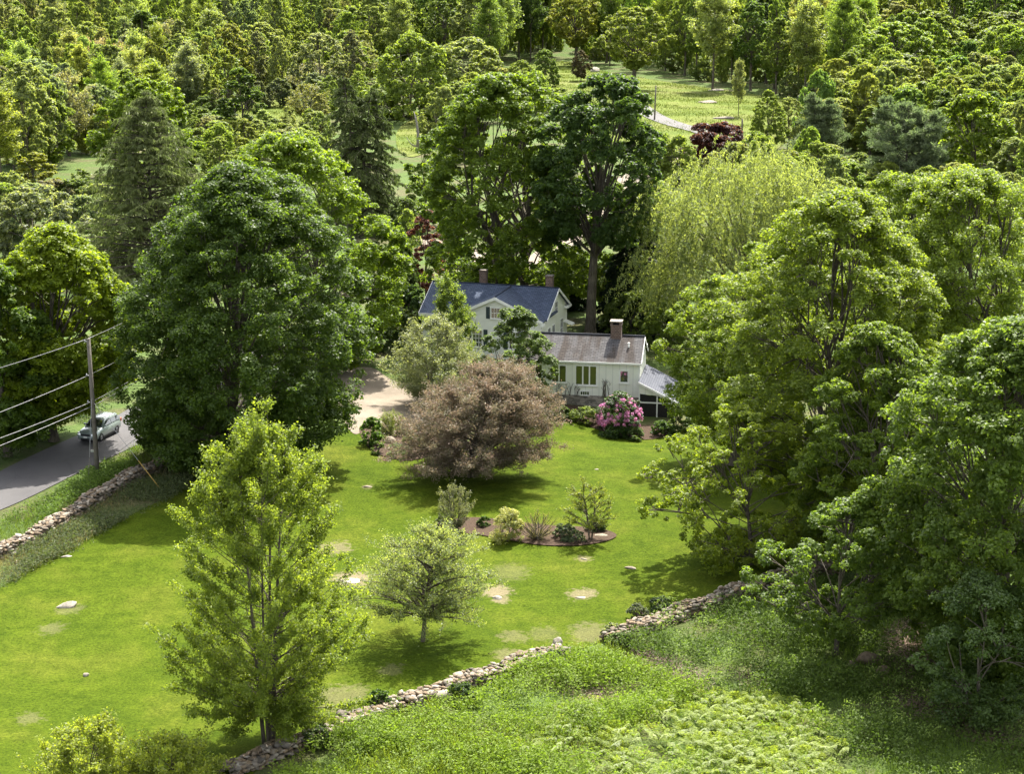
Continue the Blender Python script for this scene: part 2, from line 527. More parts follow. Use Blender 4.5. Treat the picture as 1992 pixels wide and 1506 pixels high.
def inside(poly, x, y):
    """vectorised point in polygon"""
    x = np.asarray(x, float); y = np.asarray(y, float)
    r = np.zeros(x.shape, bool); n = len(poly)
    for i in range(n):
        x0, y0 = poly[i]; x1, y1 = poly[(i + 1) % n]
        if y0 == y1: continue
        c = ((y0 > y) != (y1 > y)) & (x < (x1 - x0) * (y - y0) / (y1 - y0) + x0)
        r ^= c
    return r

def world_poly(pix, k=5):
    return smooth_loop([tuple(P(*q)[:2]) for q in pix], k)

def sheet(name, loop, lift, mat, step):
    n = len(loop)
    xs = [p[0] for p in loop]; ys = [p[1] for p in loop]
    gx, gy = np.meshgrid(np.arange(min(xs), max(xs), step), np.arange(min(ys), max(ys), step))
    ok = inside(loop, gx, gy)
    rng = np.random.default_rng(1)
    pts = [Vector(p) for p in loop] + [Vector((a, b)) for a, b in zip(gx[ok] + rng.uniform(-.2, .2, ok.sum()) * step, gy[ok] + rng.uniform(-.2, .2, ok.sum()) * step)]
    v, e, f, *_ = delaunay_2d_cdt(pts, [(i, (i + 1) % n) for i in range(n)], [], 1, 1e-4)
    V = np.array([(p[0], p[1], 0) for p in v]); V[:, 2] = tz(V[:, 0], V[:, 1]) + lift
    me = bpy.data.meshes.new(name)
    me.from_pydata([tuple(p) for p in V], [], [tuple(t) for t in f])
    bm = bmesh.new(); bm.from_mesh(me)
    for fc in bm.faces:
        if fc.normal.z < 0: fc.normal_flip()
        fc.smooth = True
    bm.to_mesh(me); bm.free()
    me.materials.append(mat)
    o = link(bpy.data.objects.new(name, me)); o["kind"] = "structure"
    return o

def ground():
    xs = np.concatenate([np.arange(-700, -120, 30), np.arange(-120, 120, 2.0), np.arange(120, 701, 30)])
    ys = np.concatenate([np.arange(-60, 70, 13), np.arange(70, 260, 2.0), np.arange(260, 620, 6), np.arange(620, 2400, 90)])
    X, Y = np.meshgrid(xs, ys); Z = tz(X, Y)
    V = np.stack([X.ravel(), Y.ravel(), Z.ravel()], 1); nx = len(xs)
    i, j = np.meshgrid(np.arange(nx - 1), np.arange(len(ys) - 1)); a = (j * nx + i).ravel()
    F = np.stack([a, a + 1, a + nx + 1, a + nx], 1)
    o = link(bpy.data.objects.new("ground", raw_mesh("ground", V, F, 4, ground_material(), smooth=True)))
    o["kind"] = "structure"
ground()

PATCH = [(683,1127,1.4,.95),(965,1152,1.1,.9),(1133,1158,.95,.75),(975,1170,.6,.8),(715,948,.5,.4),(136,1186,.9,.3),(650,1068,1.3,.6),
         (990,1115,1.5,.25),(1150,1235,1.5,.4),(1060,1235,1.1,.25),(1000,1240,1.0,.35),(660,1360,1.6,.4),(60,1400,.8,.3),(690,1350,.9,.35),(1135,1088,.6,.6),(100,1225,.9,.3),(760,1305,.8,.3),(985,1275,.9,.4)]
patches = [(P(a, b)[0], P(a, b)[1], r, s) for a, b, r, s in PATCH]
LAWN_PX = [(-160,1230),(0,1146),(60,1106),(170,1048),(330,966),(430,915),(560,872),(640,846),(700,838),(712,868),(745,890),(800,897),(850,880),(960,850),(1075,822),(1110,816),(1190,830),(1235,850),(1330,838),(1450,848),(1600,872),(1740,930),(1790,1010),(1740,1085),(1640,1115),(1545,1118),(1450,1150),(1300,1196),(1180,1246),(1105,1272),(880,1336),(700,1400),(540,1476),(470,1530),(380,1640),(-260,1640),(-260,1400)]
LAWN = world_poly(LAWN_PX)
sheet("lawn", LAWN, 0.05, lawn_material(patches), 1.6)

def strip(name, pix, width, lift, mat, step=1.5, world=None):
    c = smooth_loop(world or [tuple(P(*q)[:2]) for q in pix], 8, closed=False)
    A, B = [], []
    for i, p in enumerate(c):
        q0, q1 = c[max(i-1, 0)], c[min(i+1, len(c)-1)]
        d = Vector((q1[0]-q0[0], q1[1]-q0[1])).normalized(); nn = Vector((-d.y, d.x)) * width / 2
        A.append((p[0] + nn.x, p[1] + nn.y)); B.append((p[0] - nn.x, p[1] - nn.y))
    return sheet(name, A + B[::-1], lift, mat, step), c
ROAD_PX = [(-420,1140),(-150,1020),(0,957),(140,888),(250,838),(330,790),(410,745),(520,690),(640,640)]
ASPHALT = road_material()
_, ROAD_C = strip("road", ROAD_PX, 6.2, 0.06, ASPHALT)
DRIVE = world_poly([(430,760),(520,745),(600,735),(660,722),(720,716),(765,742),(815,752),(850,790),(830,832),(780,840),(740,828),(712,838),(690,846),(672,826),(660,790),(560,790),(450,790)])
GRAVEL = gravel_material()
sheet("gravel_driveway", DRIVE, 0.075, GRAVEL, 1.6)
BED_A = world_poly([(700,832),(712,866),(742,888),(800,898),(850,882),(900,850),(860,828),(800,836),(745,826)])
sheet("garden_bed", BED_A, 0.10, MULCH, 0.9)
BED_B = world_poly([(846,1022),(875,1036),(935,1044),(1000,1056),(1060,1064),(1130,1064),(1185,1054),(1198,1042),(1160,1030),(1090,1026),(1040,1022),(960,1012),(900,1010)])
sheet("island_bed", BED_B, 0.12, MULCH, 0.7)
BED_C = world_poly([(1060,800),(1080,818),(1130,826),(1185,846),(1240,858),(1310,846),(1300,828),(1240,828),(1170,800),(1100,790)])
sheet("foundation_bed", BED_C, 0.11, MULCH, 0.8)
MEADOW = meadow_material()
MEADOW_PX = [(950,150),(1010,130),(1100,120),(1180,140),(1300,160),(1450,182),(1545,196),(1560,240),(1500,300),(1440,330),(1330,345),(1240,330),(1150,250),(1050,190)]
MEADOW_W = world_poly(MEADOW_PX)
sheet("meadow", MEADOW_W, 0.10, MEADOW, 8.0)
M2_W = world_poly([(420,228),(470,192),(560,190),(605,215),(585,268),(520,264),(470,242)])
sheet("meadow_clearing", M2_W, 0.10, MEADOW, 6.0)
M3_W = world_poly([(772,258),(795,236),(822,240),(830,290),(800,306),(775,292)])
sheet("back_field", M3_W, 0.10, MEADOW, 6.0)
M4_W = world_poly([(130,264),(165,240),(208,250),(200,284),(150,292)])
sheet("wet_clearing", M4_W, 0.10, MEADOW, 6.0)
strip("farm_track", [(1240,206),(1270,226),(1310,242),(1365,257),(1430,280),(1520,322)], 4.2, 0.2, simple("track_gravel", (0.13, 0.125, 0.12), 0.95, 0.1, 0.3, 3), 3.0)
strip("side_road", [(1345,308),(1300,320),(1200,360),(1120,440),(1060,505),(990,530),(880,480),(800,470)], 4.5, 0.12, GRAVEL, 3.0)
LIT_PX = [[(1110,1350),(1190,1315),(1260,1330),(1300,1375),(1250,1410),(1180,1392)], [(1230,1270),(1300,1280),(1450,1315),(1465,1340),(1380,1352),(1280,1325)],
          [(1700,1270),(1760,1215),(1830,1230),(1840,1290),(1760,1320)], [(1740,1370),(1830,1350),(1990,1390),(2100,1470),(1900,1440)], [(1240,1225),(1330,1195),(1400,1180),(1380,1200),(1290,1245)]]

# ---------------------------------------------------------------- buildings
def plane_uv(o):
    me = o.data
    uv = me.uv_layers.new(name="UVMap")
    for p in me.polygons:
        n = p.normal
        t = Vector((0, 0, 1)).cross(n)
        t = t.normalized() if t.length > 1e-3 else Vector((1, 0, 0))
        s_ = n.cross(t)
        for li in p.loop_indices:
            co = me.vertices[me.loops[li].vertex_index].co
            uv.data[li].uv = (co.dot(t), co.dot(s_))
    return o

def window(parent, face, a0, a1, z0, z1, pos, cols=1, rows=1, glass=None, fw=0.09, proud=0.05, mull=0.05, sill=True):
    """framed window; face 'front' looks along -v, 'side' looks along +u; pos = the wall plane"""
    glass = glass or GLASS
    m = MB(); g = MB()
    def b(mb, p0, p1, q0, q1, d0, d1):
        if face == 'front': mb.box(p0, p1, pos - d1, pos - d0, q0, q1)
        else: mb.box(pos + d0, pos + d1, p0, p1, q0, q1)
    b(m, a0 - fw, a0, z0 - fw, z1 + fw, -0.02, proud); b(m, a1, a1 + fw, z0 - fw, z1 + fw, -0.02, proud)
    b(m, a0, a1, z1, z1 + fw, -0.02, proud); b(m, a0, a1, z0 - fw, z0, -0.02, proud)
    for i in range(1, cols):
        x = a0 + (a1 - a0) * i / cols
        b(m, x - mull / 2, x + mull / 2, z0, z1, 0.0, proud - 0.012)
    for i in range(1, rows):
        z = z0 + (z1 - z0) * i / rows
        b(m, a0, a1, z - mull / 2, z + mull / 2, 0.0, proud - 0.016)
    if sill: b(m, a0 - fw - 0.05, a1 + fw + 0.05, z0 - fw - 0.05, z0 - fw - 0.003, -0.02, proud + 0.05)
    w = m.build("window", WHITE, parent)
    b(g, a0, a1, z0, z1, -0.01, 0.012)
    g.build("pane", glass, w)
    return w

def chimney(parent, u, v, w, d, z0, z1, cap):
    m = MB(); m.box(u - w/2, u + w/2, v - d/2, v + d/2, z0, z1)
    m.box(u - w/2 - .05, u + w/2 + .05, v - d/2 - .05, v + d/2 + .05, z1 + 0.002, z1 + 0.09)
    o = m.build("chimney", BRICK, parent)
    c = MB()
    if cap:
        t = z1 + 0.09
        for sx in (-1, 1):
            for sy in (-1, 1):
                x, y = u + sx * (w/2 - .08), v + sy * (d/2 - .08)
                MB().box(x - .1, x + .1, y - .1, y + .1, t + 0.002, t + 0.24).build("cap_pier", BRICK, o)
        c.box(u - w/2 - .09, u + w/2 + .09, v - d/2 - .09, v + d/2 + .09, t + 0.242, t + 0.34)
        MB().box(u - w/2 + .06, u + w/2 - .06, v - d/2 + .06, v + d/2 - .06, t - 0.1, t + 0.06).build("flue", DARK, o)  # dark block gives the shade of the flue opening by colour
    else:
        c.box(u - w/2 - .02, u + w/2 + .02, v - d/2 - .02, v + d/2 + .02, z1 + 0.092, z1 + 0.14)
    c.build("cap", CONCRETE, o)
    return o

def farmhouse():
    F = P(1060, 698)
    F.z = float(tz(F.x, F.y))
    h = tag(empty("farmhouse", F, R(-16.5)), "white clapboard farmhouse with slate blue shingle roof and front gable", "house")
    L, D, E, RZ = 12.4, 8.0, 3.9, 6.05
    mid = D / 2
    m = MB()
    m.prism([(-L, 0, -1.0), (-L, D, -1.0), (-L, D, E), (-L, mid, RZ), (-L, 0, E)], (L, 0, 0))
    wx0, wx1, wf, wz = -9.1, -0.06, -1.25, 5.95
    pk = (wx0 + wx1) / 2
    m.prism([(wx0, wf, -1.0), (wx1, wf, -1.0), (wx1, wf, E - 0.03), (pk, wf, wz - 0.03), (wx0, wf, E - 0.03)], (0, mid - wf - 0.3, 0))
    m.build("wall", SIDING, h)
    # roofs: two long slopes, then the wing's two slopes running back into the front slope
    r = MB(); o_, g_ = 0.35, 0.3
    sl = (RZ - E) / mid
    t = 0.16
    r.slab((-L - g_, -o_, E - o_ * sl + t), (g_, -o_, E - o_ * sl + t), (g_, mid, RZ + t), (-L - g_, mid, RZ + t), t)
    r.slab((-L - g_, D + o_, E - o_ * sl + t), (g_, D + o_, E - o_ * sl + t), (g_, mid, RZ + t + .004), (-L - g_, mid, RZ + t + .004), t)
    ws = (wz - E) / (pk - wx0)
    zt = wz + t
    for sgn, xe in ((-1, wx0 - .3), (1, wx1 + .3)):
        ze = zt - ws * abs(xe - pk)
        r.slab((xe, wf - .3, ze), (pk, wf - .3, zt + (.003 if sgn > 0 else 0)), (pk, mid - .1, zt + (.003 if sgn > 0 else 0)), (xe, mid - .1, ze), t - 0.02)
    plane_uv(r.build("roof", SHINGLE, h))
    k = MB()
    k.tube([(-L - g_, mid, RZ + t + .02), (g_, mid, RZ + t + .02)], 0.07, 6)
    k.tube([(pk, wf - .3, zt + .02), (pk, mid, zt + .02)], 0.06, 6)
    k.build("ridge_cap", SHINGLE, h)
    # cornice: eave boards, rake boards, gable returns
    c = MB()
    ze = E - o_ * sl
    c.box(-L - g_, wx0 - .4, -o_ - .06, -o_ - .003, ze - .12, ze + t - .01)
    c.box(-L - g_, g_, D + o_ + .003, D + o_ + .06, ze - .12, ze + t - .01)
    for xr in (g_, -L - g_ - .05):
        for s in (0, 1):
            y0 = -o_ if s == 0 else D + o_
            A = [(xr, y0, ze - .1), (xr, y0, ze + t - .01), (xr, mid, RZ + t - .01), (xr, mid, RZ - .1)]
            c.prism(A, (.05, 0, 0))
    for s, xe in ((-1, wx0 - .3), (1, wx1 + .3)):
        zz = zt - ws * abs(xe - pk)
        c.prism([(xe, wf - .35, zz - .3), (pk, wf - .35, zt - .3), (pk, wf - .35, zt - .012), (xe, wf - .35, zz - .012)], (0, .047, 0))
    c.box(wx1 + .02, wx1 + .38, wf - .36, wf + .3, E - .42, E - .2)
    c.box(-.02, .42, D - .9, D + .42, E - .32, E - .1)
    c.build("cornice", WHITE, h)
    for (x, y) in ((wx0, wf), (wx1, wf)):
        MB().box(x - .08, x + .08, wf - .035, wf + .1, -1, E - .25).build("corner_board", WHITE, h)
    MB().box(-L - .03, -L + .1, -.03, .1, -1, E - .2).build("corner_board", WHITE, h)
    MB().box(-.1, .03, D - .1, D + .03, -1, E - .2).build("corner_board", WHITE, h)
    window(h, 'front', pk - .42, pk + .42, 4.0, 4.95, wf, 3, 2, mull=.04)
    for s in (-1, 1):
        MB().box(pk + s * .77 - .19, pk + s * .77 + .19, wf - .05, wf - .003, 3.9, 5.05).build("shutter", SHUTTER, h, .01)
    for cx in (pk - 1.85, pk + 1.85):
        window(h, 'front', cx - .45, cx + .45, 1.1, 2.7, wf, 3, 4, mull=.04)
        for s in (-1, 1):
            MB().box(cx + s * .83 - .2, cx + s * .83 + .2, wf - .05, wf - .003, 1.0, 2.8).build("shutter", SHUTTER, h, .01)
    window(h, 'front', -11.3, -10.4, 1.1, 2.7, 0, 3, 4, mull=.04)
    for (v0, z0, z1) in ((1.0, .9, 2.7), (2.6, .9, 2.7), (5.6, .9, 2.7), (3.6, 3.7, 4.8)):
        window(h, 'side', v0, v0 + .85, z0, z1, 0, 2, 2, mull=.04)
    win_hood = MB().prism([(0.003, 6.9, 2.2), (0.9, 6.9, 1.9), (0.9, 6.9, 1.98), (0.003, 6.9, 2.3)], (0, 1.0, 0))
    win_hood.build("door_hood", WHITE, h)
    chimney(h, -7.6, mid + .55, .66, .66, 5.0, 7.4, False)
    chimney(h, -.75, mid + .35, .66, .66, 5.0, 7.25, False)
    d = MB()
    d.tube([(-12.3, .6, 4.35), (-12.6, .2, 4.7), (-12.75, .0, 4.8)], .025, 6)
    d.tube([(-12.75, -.2, 4.85), (-12.75, .4, 4.85)], .03, 6)
    d.build("aerial", STEEL, h)
    return h
farmhouse()

def cottage():
    F = P(1243, 800)
    F.z = 0.0
    h = tag(empty("cottage", F, R(-9.5)), "low white cottage with weathered grey roof, stone base and screened porch", "house")
    L, D, E, RZ = 10.6, 5.4, 3.75, 5.4
    mid = D / 2
    MB().prism([(-L, 0, .62), (-L, D, .62), (-L, D, E), (-L, mid, RZ), (-L, 0, E)], (L, 0, 0)).build("wall", BOARD, h)
    f = MB(); f.box(-L - .05, .05, -.06, D + .05, -2.0, .617)
    f.build("foundation", FOUND, h)
    t, o_, g_ = .15, .22, .16
    sl = (RZ - E) / mid
    r = MB()
    r.slab((-L, -o_, E - o_ * sl + t), (g_, -o_, E - o_ * sl + t), (g_, mid, RZ + t), (-L, mid, RZ + t), t)
    r.slab((-L, D + o_, E - o_ * sl + t), (g_, D + o_, E - o_ * sl + t), (g_, mid, RZ + t + .004), (-L, mid, RZ + t + .004), t)
    plane_uv(r.build("roof", OLD_SHINGLE, h))
    MB().tube([(-L, mid, RZ + t + .03), (-2.95, mid, RZ + t + .03)], .09, 6).tube([(-1.85, mid, RZ + t + .03), (g_ + .02, mid, RZ + t + .03)], .09, 6).build("ridge_cap", METAL_ROOF, h)
    c = MB(); ze = E - o_ * sl
    c.box(-L, g_, -o_ - .05, -o_ - .003, ze - .02, ze + t - .02)
    c.prism([(g_, -o_, ze - .1), (g_, -o_, ze + t - .012), (g_, mid, RZ + t - .012), (g_, mid, RZ - .1)], (.04, 0, 0))
    c.prism([(g_, D + o_, ze - .1), (g_, D + o_, ze + t - .012), (g_, mid, RZ + t - .012), (g_, mid, RZ - .1)], (.04, 0, 0))
    c.box(-.1, .02, -.025, .08, .64, E - .22)
    c.build("cornice", WHITE, h)
    G = PICTURE_GLASS
    window(h, 'front', -7.75, -6.55, 1.78, 3.24, 0, 2, 1, G, .1, .06, .12)
    window(h, 'front', -5.62, -3.84, 1.62, 3.28, 0, 3, 1, G, .1, .06, .12)
    window(h, 'front', -1.68, -1.05, 1.98, 2.95, 0, 1, 1, GLASS, .12, .06)
    window(h, 'front', -9.9, -8.7, 1.78, 3.24, 0, 2, 1, G, .1, .06, .12)
    window(h, 'front', -5.2, -4.45, .68, .98, -.06, 4, 1, GLASS, .08, .05, .04, False)
    chimney(h, -2.4, mid, .92, .8, 4.4, RZ + 1.1, True)
    v = MB(); v.tube([(-1.15, 1.5, 4.4), (-1.15, 1.5, 5.15)], .07, 8); v.tube([(-1.15, 1.5, 5.15), (-1.15, 1.5, 5.2)], .12, 8)
    v.build("vent_pipe", WHITE, h)
    MB().box(.003, .2, 4.6, 4.95, 4.1, 4.4).build("gable_lamp", WHITE, h)
    # porch on the right end: shed roof falling to the right, screened bays between white posts
    p = MB(); v0, v1, z0, z1, W = -1.25, 5.6, 2.25, .62, 3.3
    floor_z = -1.05
    p.box(.02, W - .02, v0 + .25, v1 - .1, floor_z - 1.0, floor_z)
    po = p.build("porch", CONCRETE, h)
    pr = MB(); pr.slab((.03, v0, z0 + .1), (W + .25, v0, z1 + .1 - .12), (W + .25, v1, z1 + .1 - .12), (.03, v1, z0 + .1), .1)
    plane_uv(pr.build("porch_roof", METAL_ROOF, po))
    vf = v0 + .25
    def zr(u): return z0 - .02 + (z1 - z0) * u / W
    w = MB()
    w.prism([(.04, vf, zr(.04)), (W, vf, zr(W)), (W, vf, zr(W) - .14), (2.5, vf, zr(2.5) - .2), (1.6, vf, zr(1.6) - .34), (.04, vf, 1.22)], (0, .06, 0))
    w.build("porch_gable", BOARD, po)
    fr = MB()
    fr.box(W - .12, W + .02, vf - .02, vf + .1, floor_z, zr(W) - .2)
    fr.box(1.62, 1.73, vf - .015, vf + .08, floor_z + .1, zr(1.7) - .3)
    fr.box(.05, .16, vf - .015, vf + .08, floor_z + .1, 1.2)
    fr.box(.05, W - .12, vf - .012, vf + .09, .38, .5)
    fr.box(.05, W - .12, vf - .012, vf + .09, floor_z, floor_z + .1)
    for yy in (1.2, 2.8, 4.2, v1 - .2):
        fr.box(W - .1, W + .02, yy - .05, yy + .05, floor_z, zr(W) - .12)
    fr.box(W - .1, W + .02, vf + .1, v1 - .15, zr(W) - .12, zr(W) - .02)
    fr.box(W - .1, W + .02, vf + .1, v1 - .15, floor_z, floor_z + .1)
    fr.prism([(.03, v0 - .04, z0 - .1), (W + .25, v0 - .04, z1 - .22), (W + .25, v0 - .04, z1 - .02), (.03, v0 - .04, z0 + .1)], (0, .037, 0))
    fr.build("porch_frame", WHITE, po)
    sc = MB()
    sc.prism([(.16, vf + .03, floor_z + .1), (W - .12, vf + .03, floor_z + .1), (W - .12, vf + .03, zr(W) - .16), (.16, vf + .03, 1.3)], (0, .02, 0))
    sc.box(W - .05, W - .03, vf + .1, v1 - .2, floor_z + .1, zr(W) - .12)
    sc.build("porch_screen", SCREEN, po)
    return h
COTTAGE = cottage()

# ---------------------------------------------------------------- stones and dry stone walls
def ico(sub):
    bm = bmesh.new(); bmesh.ops.create_icosphere(bm, subdivisions=sub, radius=1.0)
    bm.verts.ensure_lookup_table()
    V = np.array([tuple(v.co) for v in bm.verts]); F = np.array([[v.index for v in f.verts] for f in bm.faces]); bm.free()
    return V, F
ICO1, ICO2, ICO3 = ico(1), ico(2), ico(3)

def boulder(rng, base, rough=0.18, cuts=5):
    """a lump with a few flat faces"""
    V = base[0].copy()
    for _ in range(cuts):
        n = rng.normal(size=3); n /= np.linalg.norm(n)
        d = rng.uniform(0.48, 0.85)
        s = V @ n
        V -= np.outer(np.maximum(0, s - d), n) * 0.9
    V += rng.normal(scale=rough * 0.25, size=V.shape)
    return V

def stone_wall(name, line, label, width, height, seed, step=0.23, closed_core=True, size=1.0):
    rng = np.random.default_rng(seed)
    kinds = [(boulder(rng, g_, .12, 11), g_[1]) for g_ in [ICO2] * 4 + [ICO1] * 10]
    pts = [Vector((p[0], p[1])) for p in smooth_loop(line, 10, closed=False)]
    V, F, T = [], [], []; nb = 0
    def put(x, y, z, sx, sy, sz, ang):
        nonlocal nb
        k = kinds[rng.integers(len(kinds))]; kf = k[1]
        big = 1.0 if rng.random() > .12 else 1.5
        q = k[0] * np.array([sx * 1.12 * big, sy * 1.12 * big, sz])
        tx, ty = rng.normal(scale=.16, size=2)
        q[:, 2] += q[:, 0] * tx + q[:, 1] * ty
        c, s = math.cos(ang), math.sin(ang)
        q = np.stack([q[:, 0]*c - q[:, 1]*s + x, q[:, 0]*s + q[:, 1]*c + y, q[:, 2] + z], 1)
        V.append(q); F.append(kf + nb); nb += len(q); T.append(np.full(len(kf), rng.uniform(0, 1)))
    acc = 0.0
    for i in range(len(pts) - 1):
        d = pts[i+1] - pts[i]; L = d.length; u = d.normalized(); nn = Vector((-u.y, u.x)); a0 = math.atan2(u.y, u.x)
        s = acc
        while s < L:
            c = pts[i] + u * s
            hh = height * (0.85 + 0.25 * math.sin(c.x * 1.3 + c.y * .7) * .6 + rng.uniform(-.06, .06))
            lv = max(3, int(hh / 0.19))
            for l in range(lv):
                z = (l + .5) / lv * hh
                ww = width * (0.5 - 0.08 * l / lv)
                offs = [-ww, ww] if l < lv - 1 else [-ww, -ww * .4, ww * .25, ww * .85]
                for o in offs:
                    if rng.random() < .06: continue
                    q = c + nn * (o + rng.uniform(-.08, .08)) + u * rng.uniform(-.12, .12)
                    gx = float(tz(q.x, q.y))
                    put(q.x, q.y, gx + z + rng.uniform(-.03, .05), rng.uniform(.15, .30) * size, rng.uniform(.12, .22) * size, rng.uniform(.08, .14) * size, a0 + rng.normal(scale=.5))
            s += step * rng.uniform(.8, 1.2)
        acc = s - L
    me = raw_mesh(name, np.concatenate(V), np.concatenate(F), 3, STONE, np.concatenate(T))
    o = link(bpy.data.objects.new(name, me))
    tag(o, label, "stone wall")
    return o

def pl(*pix): return [tuple(P(*q)[:2]) for q in pix]
WALL_ROAD = pl((-140,1136),(0,1082),(60,1052),(130,1012),(200,966),(260,932),(312,910),(360,890))
stone_wall("stone_wall", WALL_ROAD, "long dry stone wall running beside the road under the utility pole", 1.05, .85, 3)
WALL_FRONT = pl((440,1512),(540,1468),(640,1430),(720,1398),(800,1372),(880,1343),(960,1316),(1030,1292),(1098,1272))
stone_wall("stone_wall", WALL_FRONT, "sunlit tan dry stone wall at the front edge of the lawn", 1.15, .7, 4, size=1.1)
WALL_RIGHT = pl((1184,1252),(1240,1232),(1300,1208),(1380,1180),(1460,1150),(1540,1128),(1620,1112))
stone_wall("stone_wall", WALL_RIGHT, "shaded dry stone wall running right from the lawn gap under trees", 1.15, .8, 5)

def rock(px, py, sx, sy, sz, seed, label, rot=0.0, sink=.3, name="rock", group=None, tone=.85):
    rng = np.random.default_rng(seed)
    V = boulder(rng, ICO3, .09, 9) * np.array([sx, sy, sz])
    p = P(px, py)
    T = np.clip(np.full(len(ICO3[1]), tone) + rng.normal(scale=.03, size=len(ICO3[1])), 0, 1)
    o = link(bpy.data.objects.new(name, raw_mesh(name, V, ICO3[1], 3, STONE, T)))
    o.location = (p.x, p.y, p.z + .05 + sz * (1 - 2 * sink) * .5); o.rotation_euler = (0, 0, rot)
    tag(o, label, "rock", group)
    return o
rock(130, 1182, .78, .42, .34, 11, "large pale grey boulder lying alone on the left lawn", .35, .3, tone=.95)
rock(168, 1317, .2, .2, .16, 12, "small pale stone on the lawn below the large boulder", tone=.95)
rock(715, 949, .38, .24, .12, 13, "flat tan rock in the lawn left of the purple tree", tone=.8)
rock(684, 1132, .75, .55, .07, 14, "broad bare rock ledge showing through the lawn left of the pale apple tree", tone=.95)
rock(968, 1166, .33, .5, .15, 15, "upright pale rock in a worn patch right of the pale apple tree", .3, tone=.95)
rock(1128, 1165, .42, .16, .08, 16, "thin flat rock in a worn patch above the wall gap", tone=.95)
rock(1228, 1108, .52, .16, .12, 17, "long low rock in the lawn at the edge of the right tree shade", -.3, tone=.75)
rock(1260, 931, .48, .36, .34, 18, "dark grey boulder in the shade left of the right trees", .2, tone=.55)
rock(1160, 915, .2, .12, .06, 19, "tiny pale stone on the lawn below the pink rhododendron", tone=.9)
rock(1136, 1090, .3, .1, .06, 20, "thin rock sliver in the lawn below the island bed", -.7, tone=.9)
rock(755, 862, .65, .45, .42, 21, "rough boulder among shrubs in the bed by the driveway", .2, tone=.8)
rock(800, 858, .4, .2, .2, 26, "flat pale stone at the right of the driveway bed", tone=.9)
rock(1170, 1045, .55, .3, .14, 22, "flat pale rock at the right tip of the island bed", tone=.85)
rock(176, 1040, .5, .3, .2, 23, "low grey rock at the foot of the road wall", .3, tone=.5)
rock(212, 1008, .55, .36, .3, 24, "tan rock leaning in the rubble beside the road wall", .1, tone=.7)
rock(868, 1362, .75, .42, .45, 25, "big pale slab propped against the front stone wall", .35, .25, tone=.97)
rock(1085, 1262, .42, .3, .5, 27, "squared pale end stone on the front wall by the lawn gap", .3, .1, tone=.97)
rock(1105, 1278, .3, .22, .2, 28, "small stone fallen beside the end of the front wall", .3, tone=.8)
rock(700, 1432, .4, .25, .4, 34, "pale tilted stone below the front wall", .8, .2, tone=.97)
rock(1212, 1238, .4, .3, .35, 29, "dark stone at the end of the shaded right wall", .3, .2, tone=.3)
rock(1690, 1290, .8, .5, .55, 30, "largest dark boulder in the heap under the right trees", .3, .3, tone=.2)
rock(1655, 1300, .5, .4, .4, 31, "smaller dark boulder left of the largest heap boulder", .3, .3, tone=.15)
rock(1720, 1312, .5, .4, .4, 32, "dark boulder at the right of the heap under the trees", .3, .3, tone=.25)
rock(1157, 140, 1.6, .9, 1.0, 33, "white rock pile at the back edge of the far meadow", .3, .2, tone=1.0)
rock(1390, 177, 2.2, .6, .5, 35, "low pale rock line in the far meadow behind the lone tree", .1, .3, tone=1.0)
rock(1375, 200, 2.4, 1.6, .45, 36, "tan stone heap in the middle of the far meadow", .1, .3, tone=.7)
rock(1408, 231, 2.2, 1.2, .4, 37, "tan stone heap beside the farm track", .1, .3, tone=.65)
rock(1560, 190, 1.0, .6, .7, 38, "pale boulder at the right edge of the far meadow", .1, .2, tone=1.0)
rock(75, 1090, .4, .25, .18, 39, "pale rubble stone below the left end of the road wall", .1, tone=.95)
rock(130, 1085, .45, .2, .08, 40, "flat pale stone at the left lawn edge", .5, tone=.95)
rock(30, 1098, .35, .25, .18, 44, "tan rubble stone nearest the left picture edge", .3, tone=.7)

# ---------------------------------------------------------------- utility pole, wires, guy
def pole(name, px, py, top_px, top_py, r0, r1, label, hardware=True):
    b = P(px, py); y = b.y; z = z_at(y, top_py)
    d = y * CT - (z - CAM_H) * ST
    t = Vector(((top_px - 996) / FPX * d, y, z))
    e = tag(empty(name, b), label, "utility pole")
    ax = (t - b).normalized()
    MB().tube([(0, 0, -.4), ((t - b) * .5)[:], (t - b)[:]], [r0, (r0 + r1) / 2, r1], 12).build("post", POLE_WOOD, e)
    if hardware:
        top = t - b
        for k, (dz, nm) in enumerate(((-.25, "insulator"), (-2.9, "insulator"), (-5.0, "insulator"))):
            q = top + Vector((0, 0, dz))
            m = MB(); m.tube([q[:], (q + Vector((-.28, 0, .05)))[:]], .035, 6); m.tube([(q + Vector((-.28, 0, -.03)))[:], (q + Vector((-.28, 0, .18)))[:]], [.06, .04], 8)
            m.build(nm, STEEL, e)
        q = top * .19
        MB().box(q.x - .38, q.x - .12, q.y - .12, q.y + .05, q.z - .06, q.z + .1).build("bracket", STEEL, e)
    return e, b, t
POLE, PB, PT = pole("utility_pole", 190, 928, 172, 659, .19, .14, "tall weathered wooden utility pole beside the road in front of the car")
pole("utility_pole", 1273, 234, 1276, 166, .17, .13, "thin bare pole beside the farm track in the far meadow", False)
pole("utility_pole", 1443, 264, 1444, 231, .18, .14, "short dark pole right of the far meadow above the burgundy tree", False)

def wire(a, b, sag, label, rad=.022, group=None):
    pts = []
    for i in range(25):
        t = i / 24
        q = a.lerp(b, t); q.z -= sag * 4 * t * (1 - t)
        pts.append(q[:])
    o = MB().tube(pts, rad, 5).build("overhead_wire", WIRE)
    tag(o, label, "wire", group)

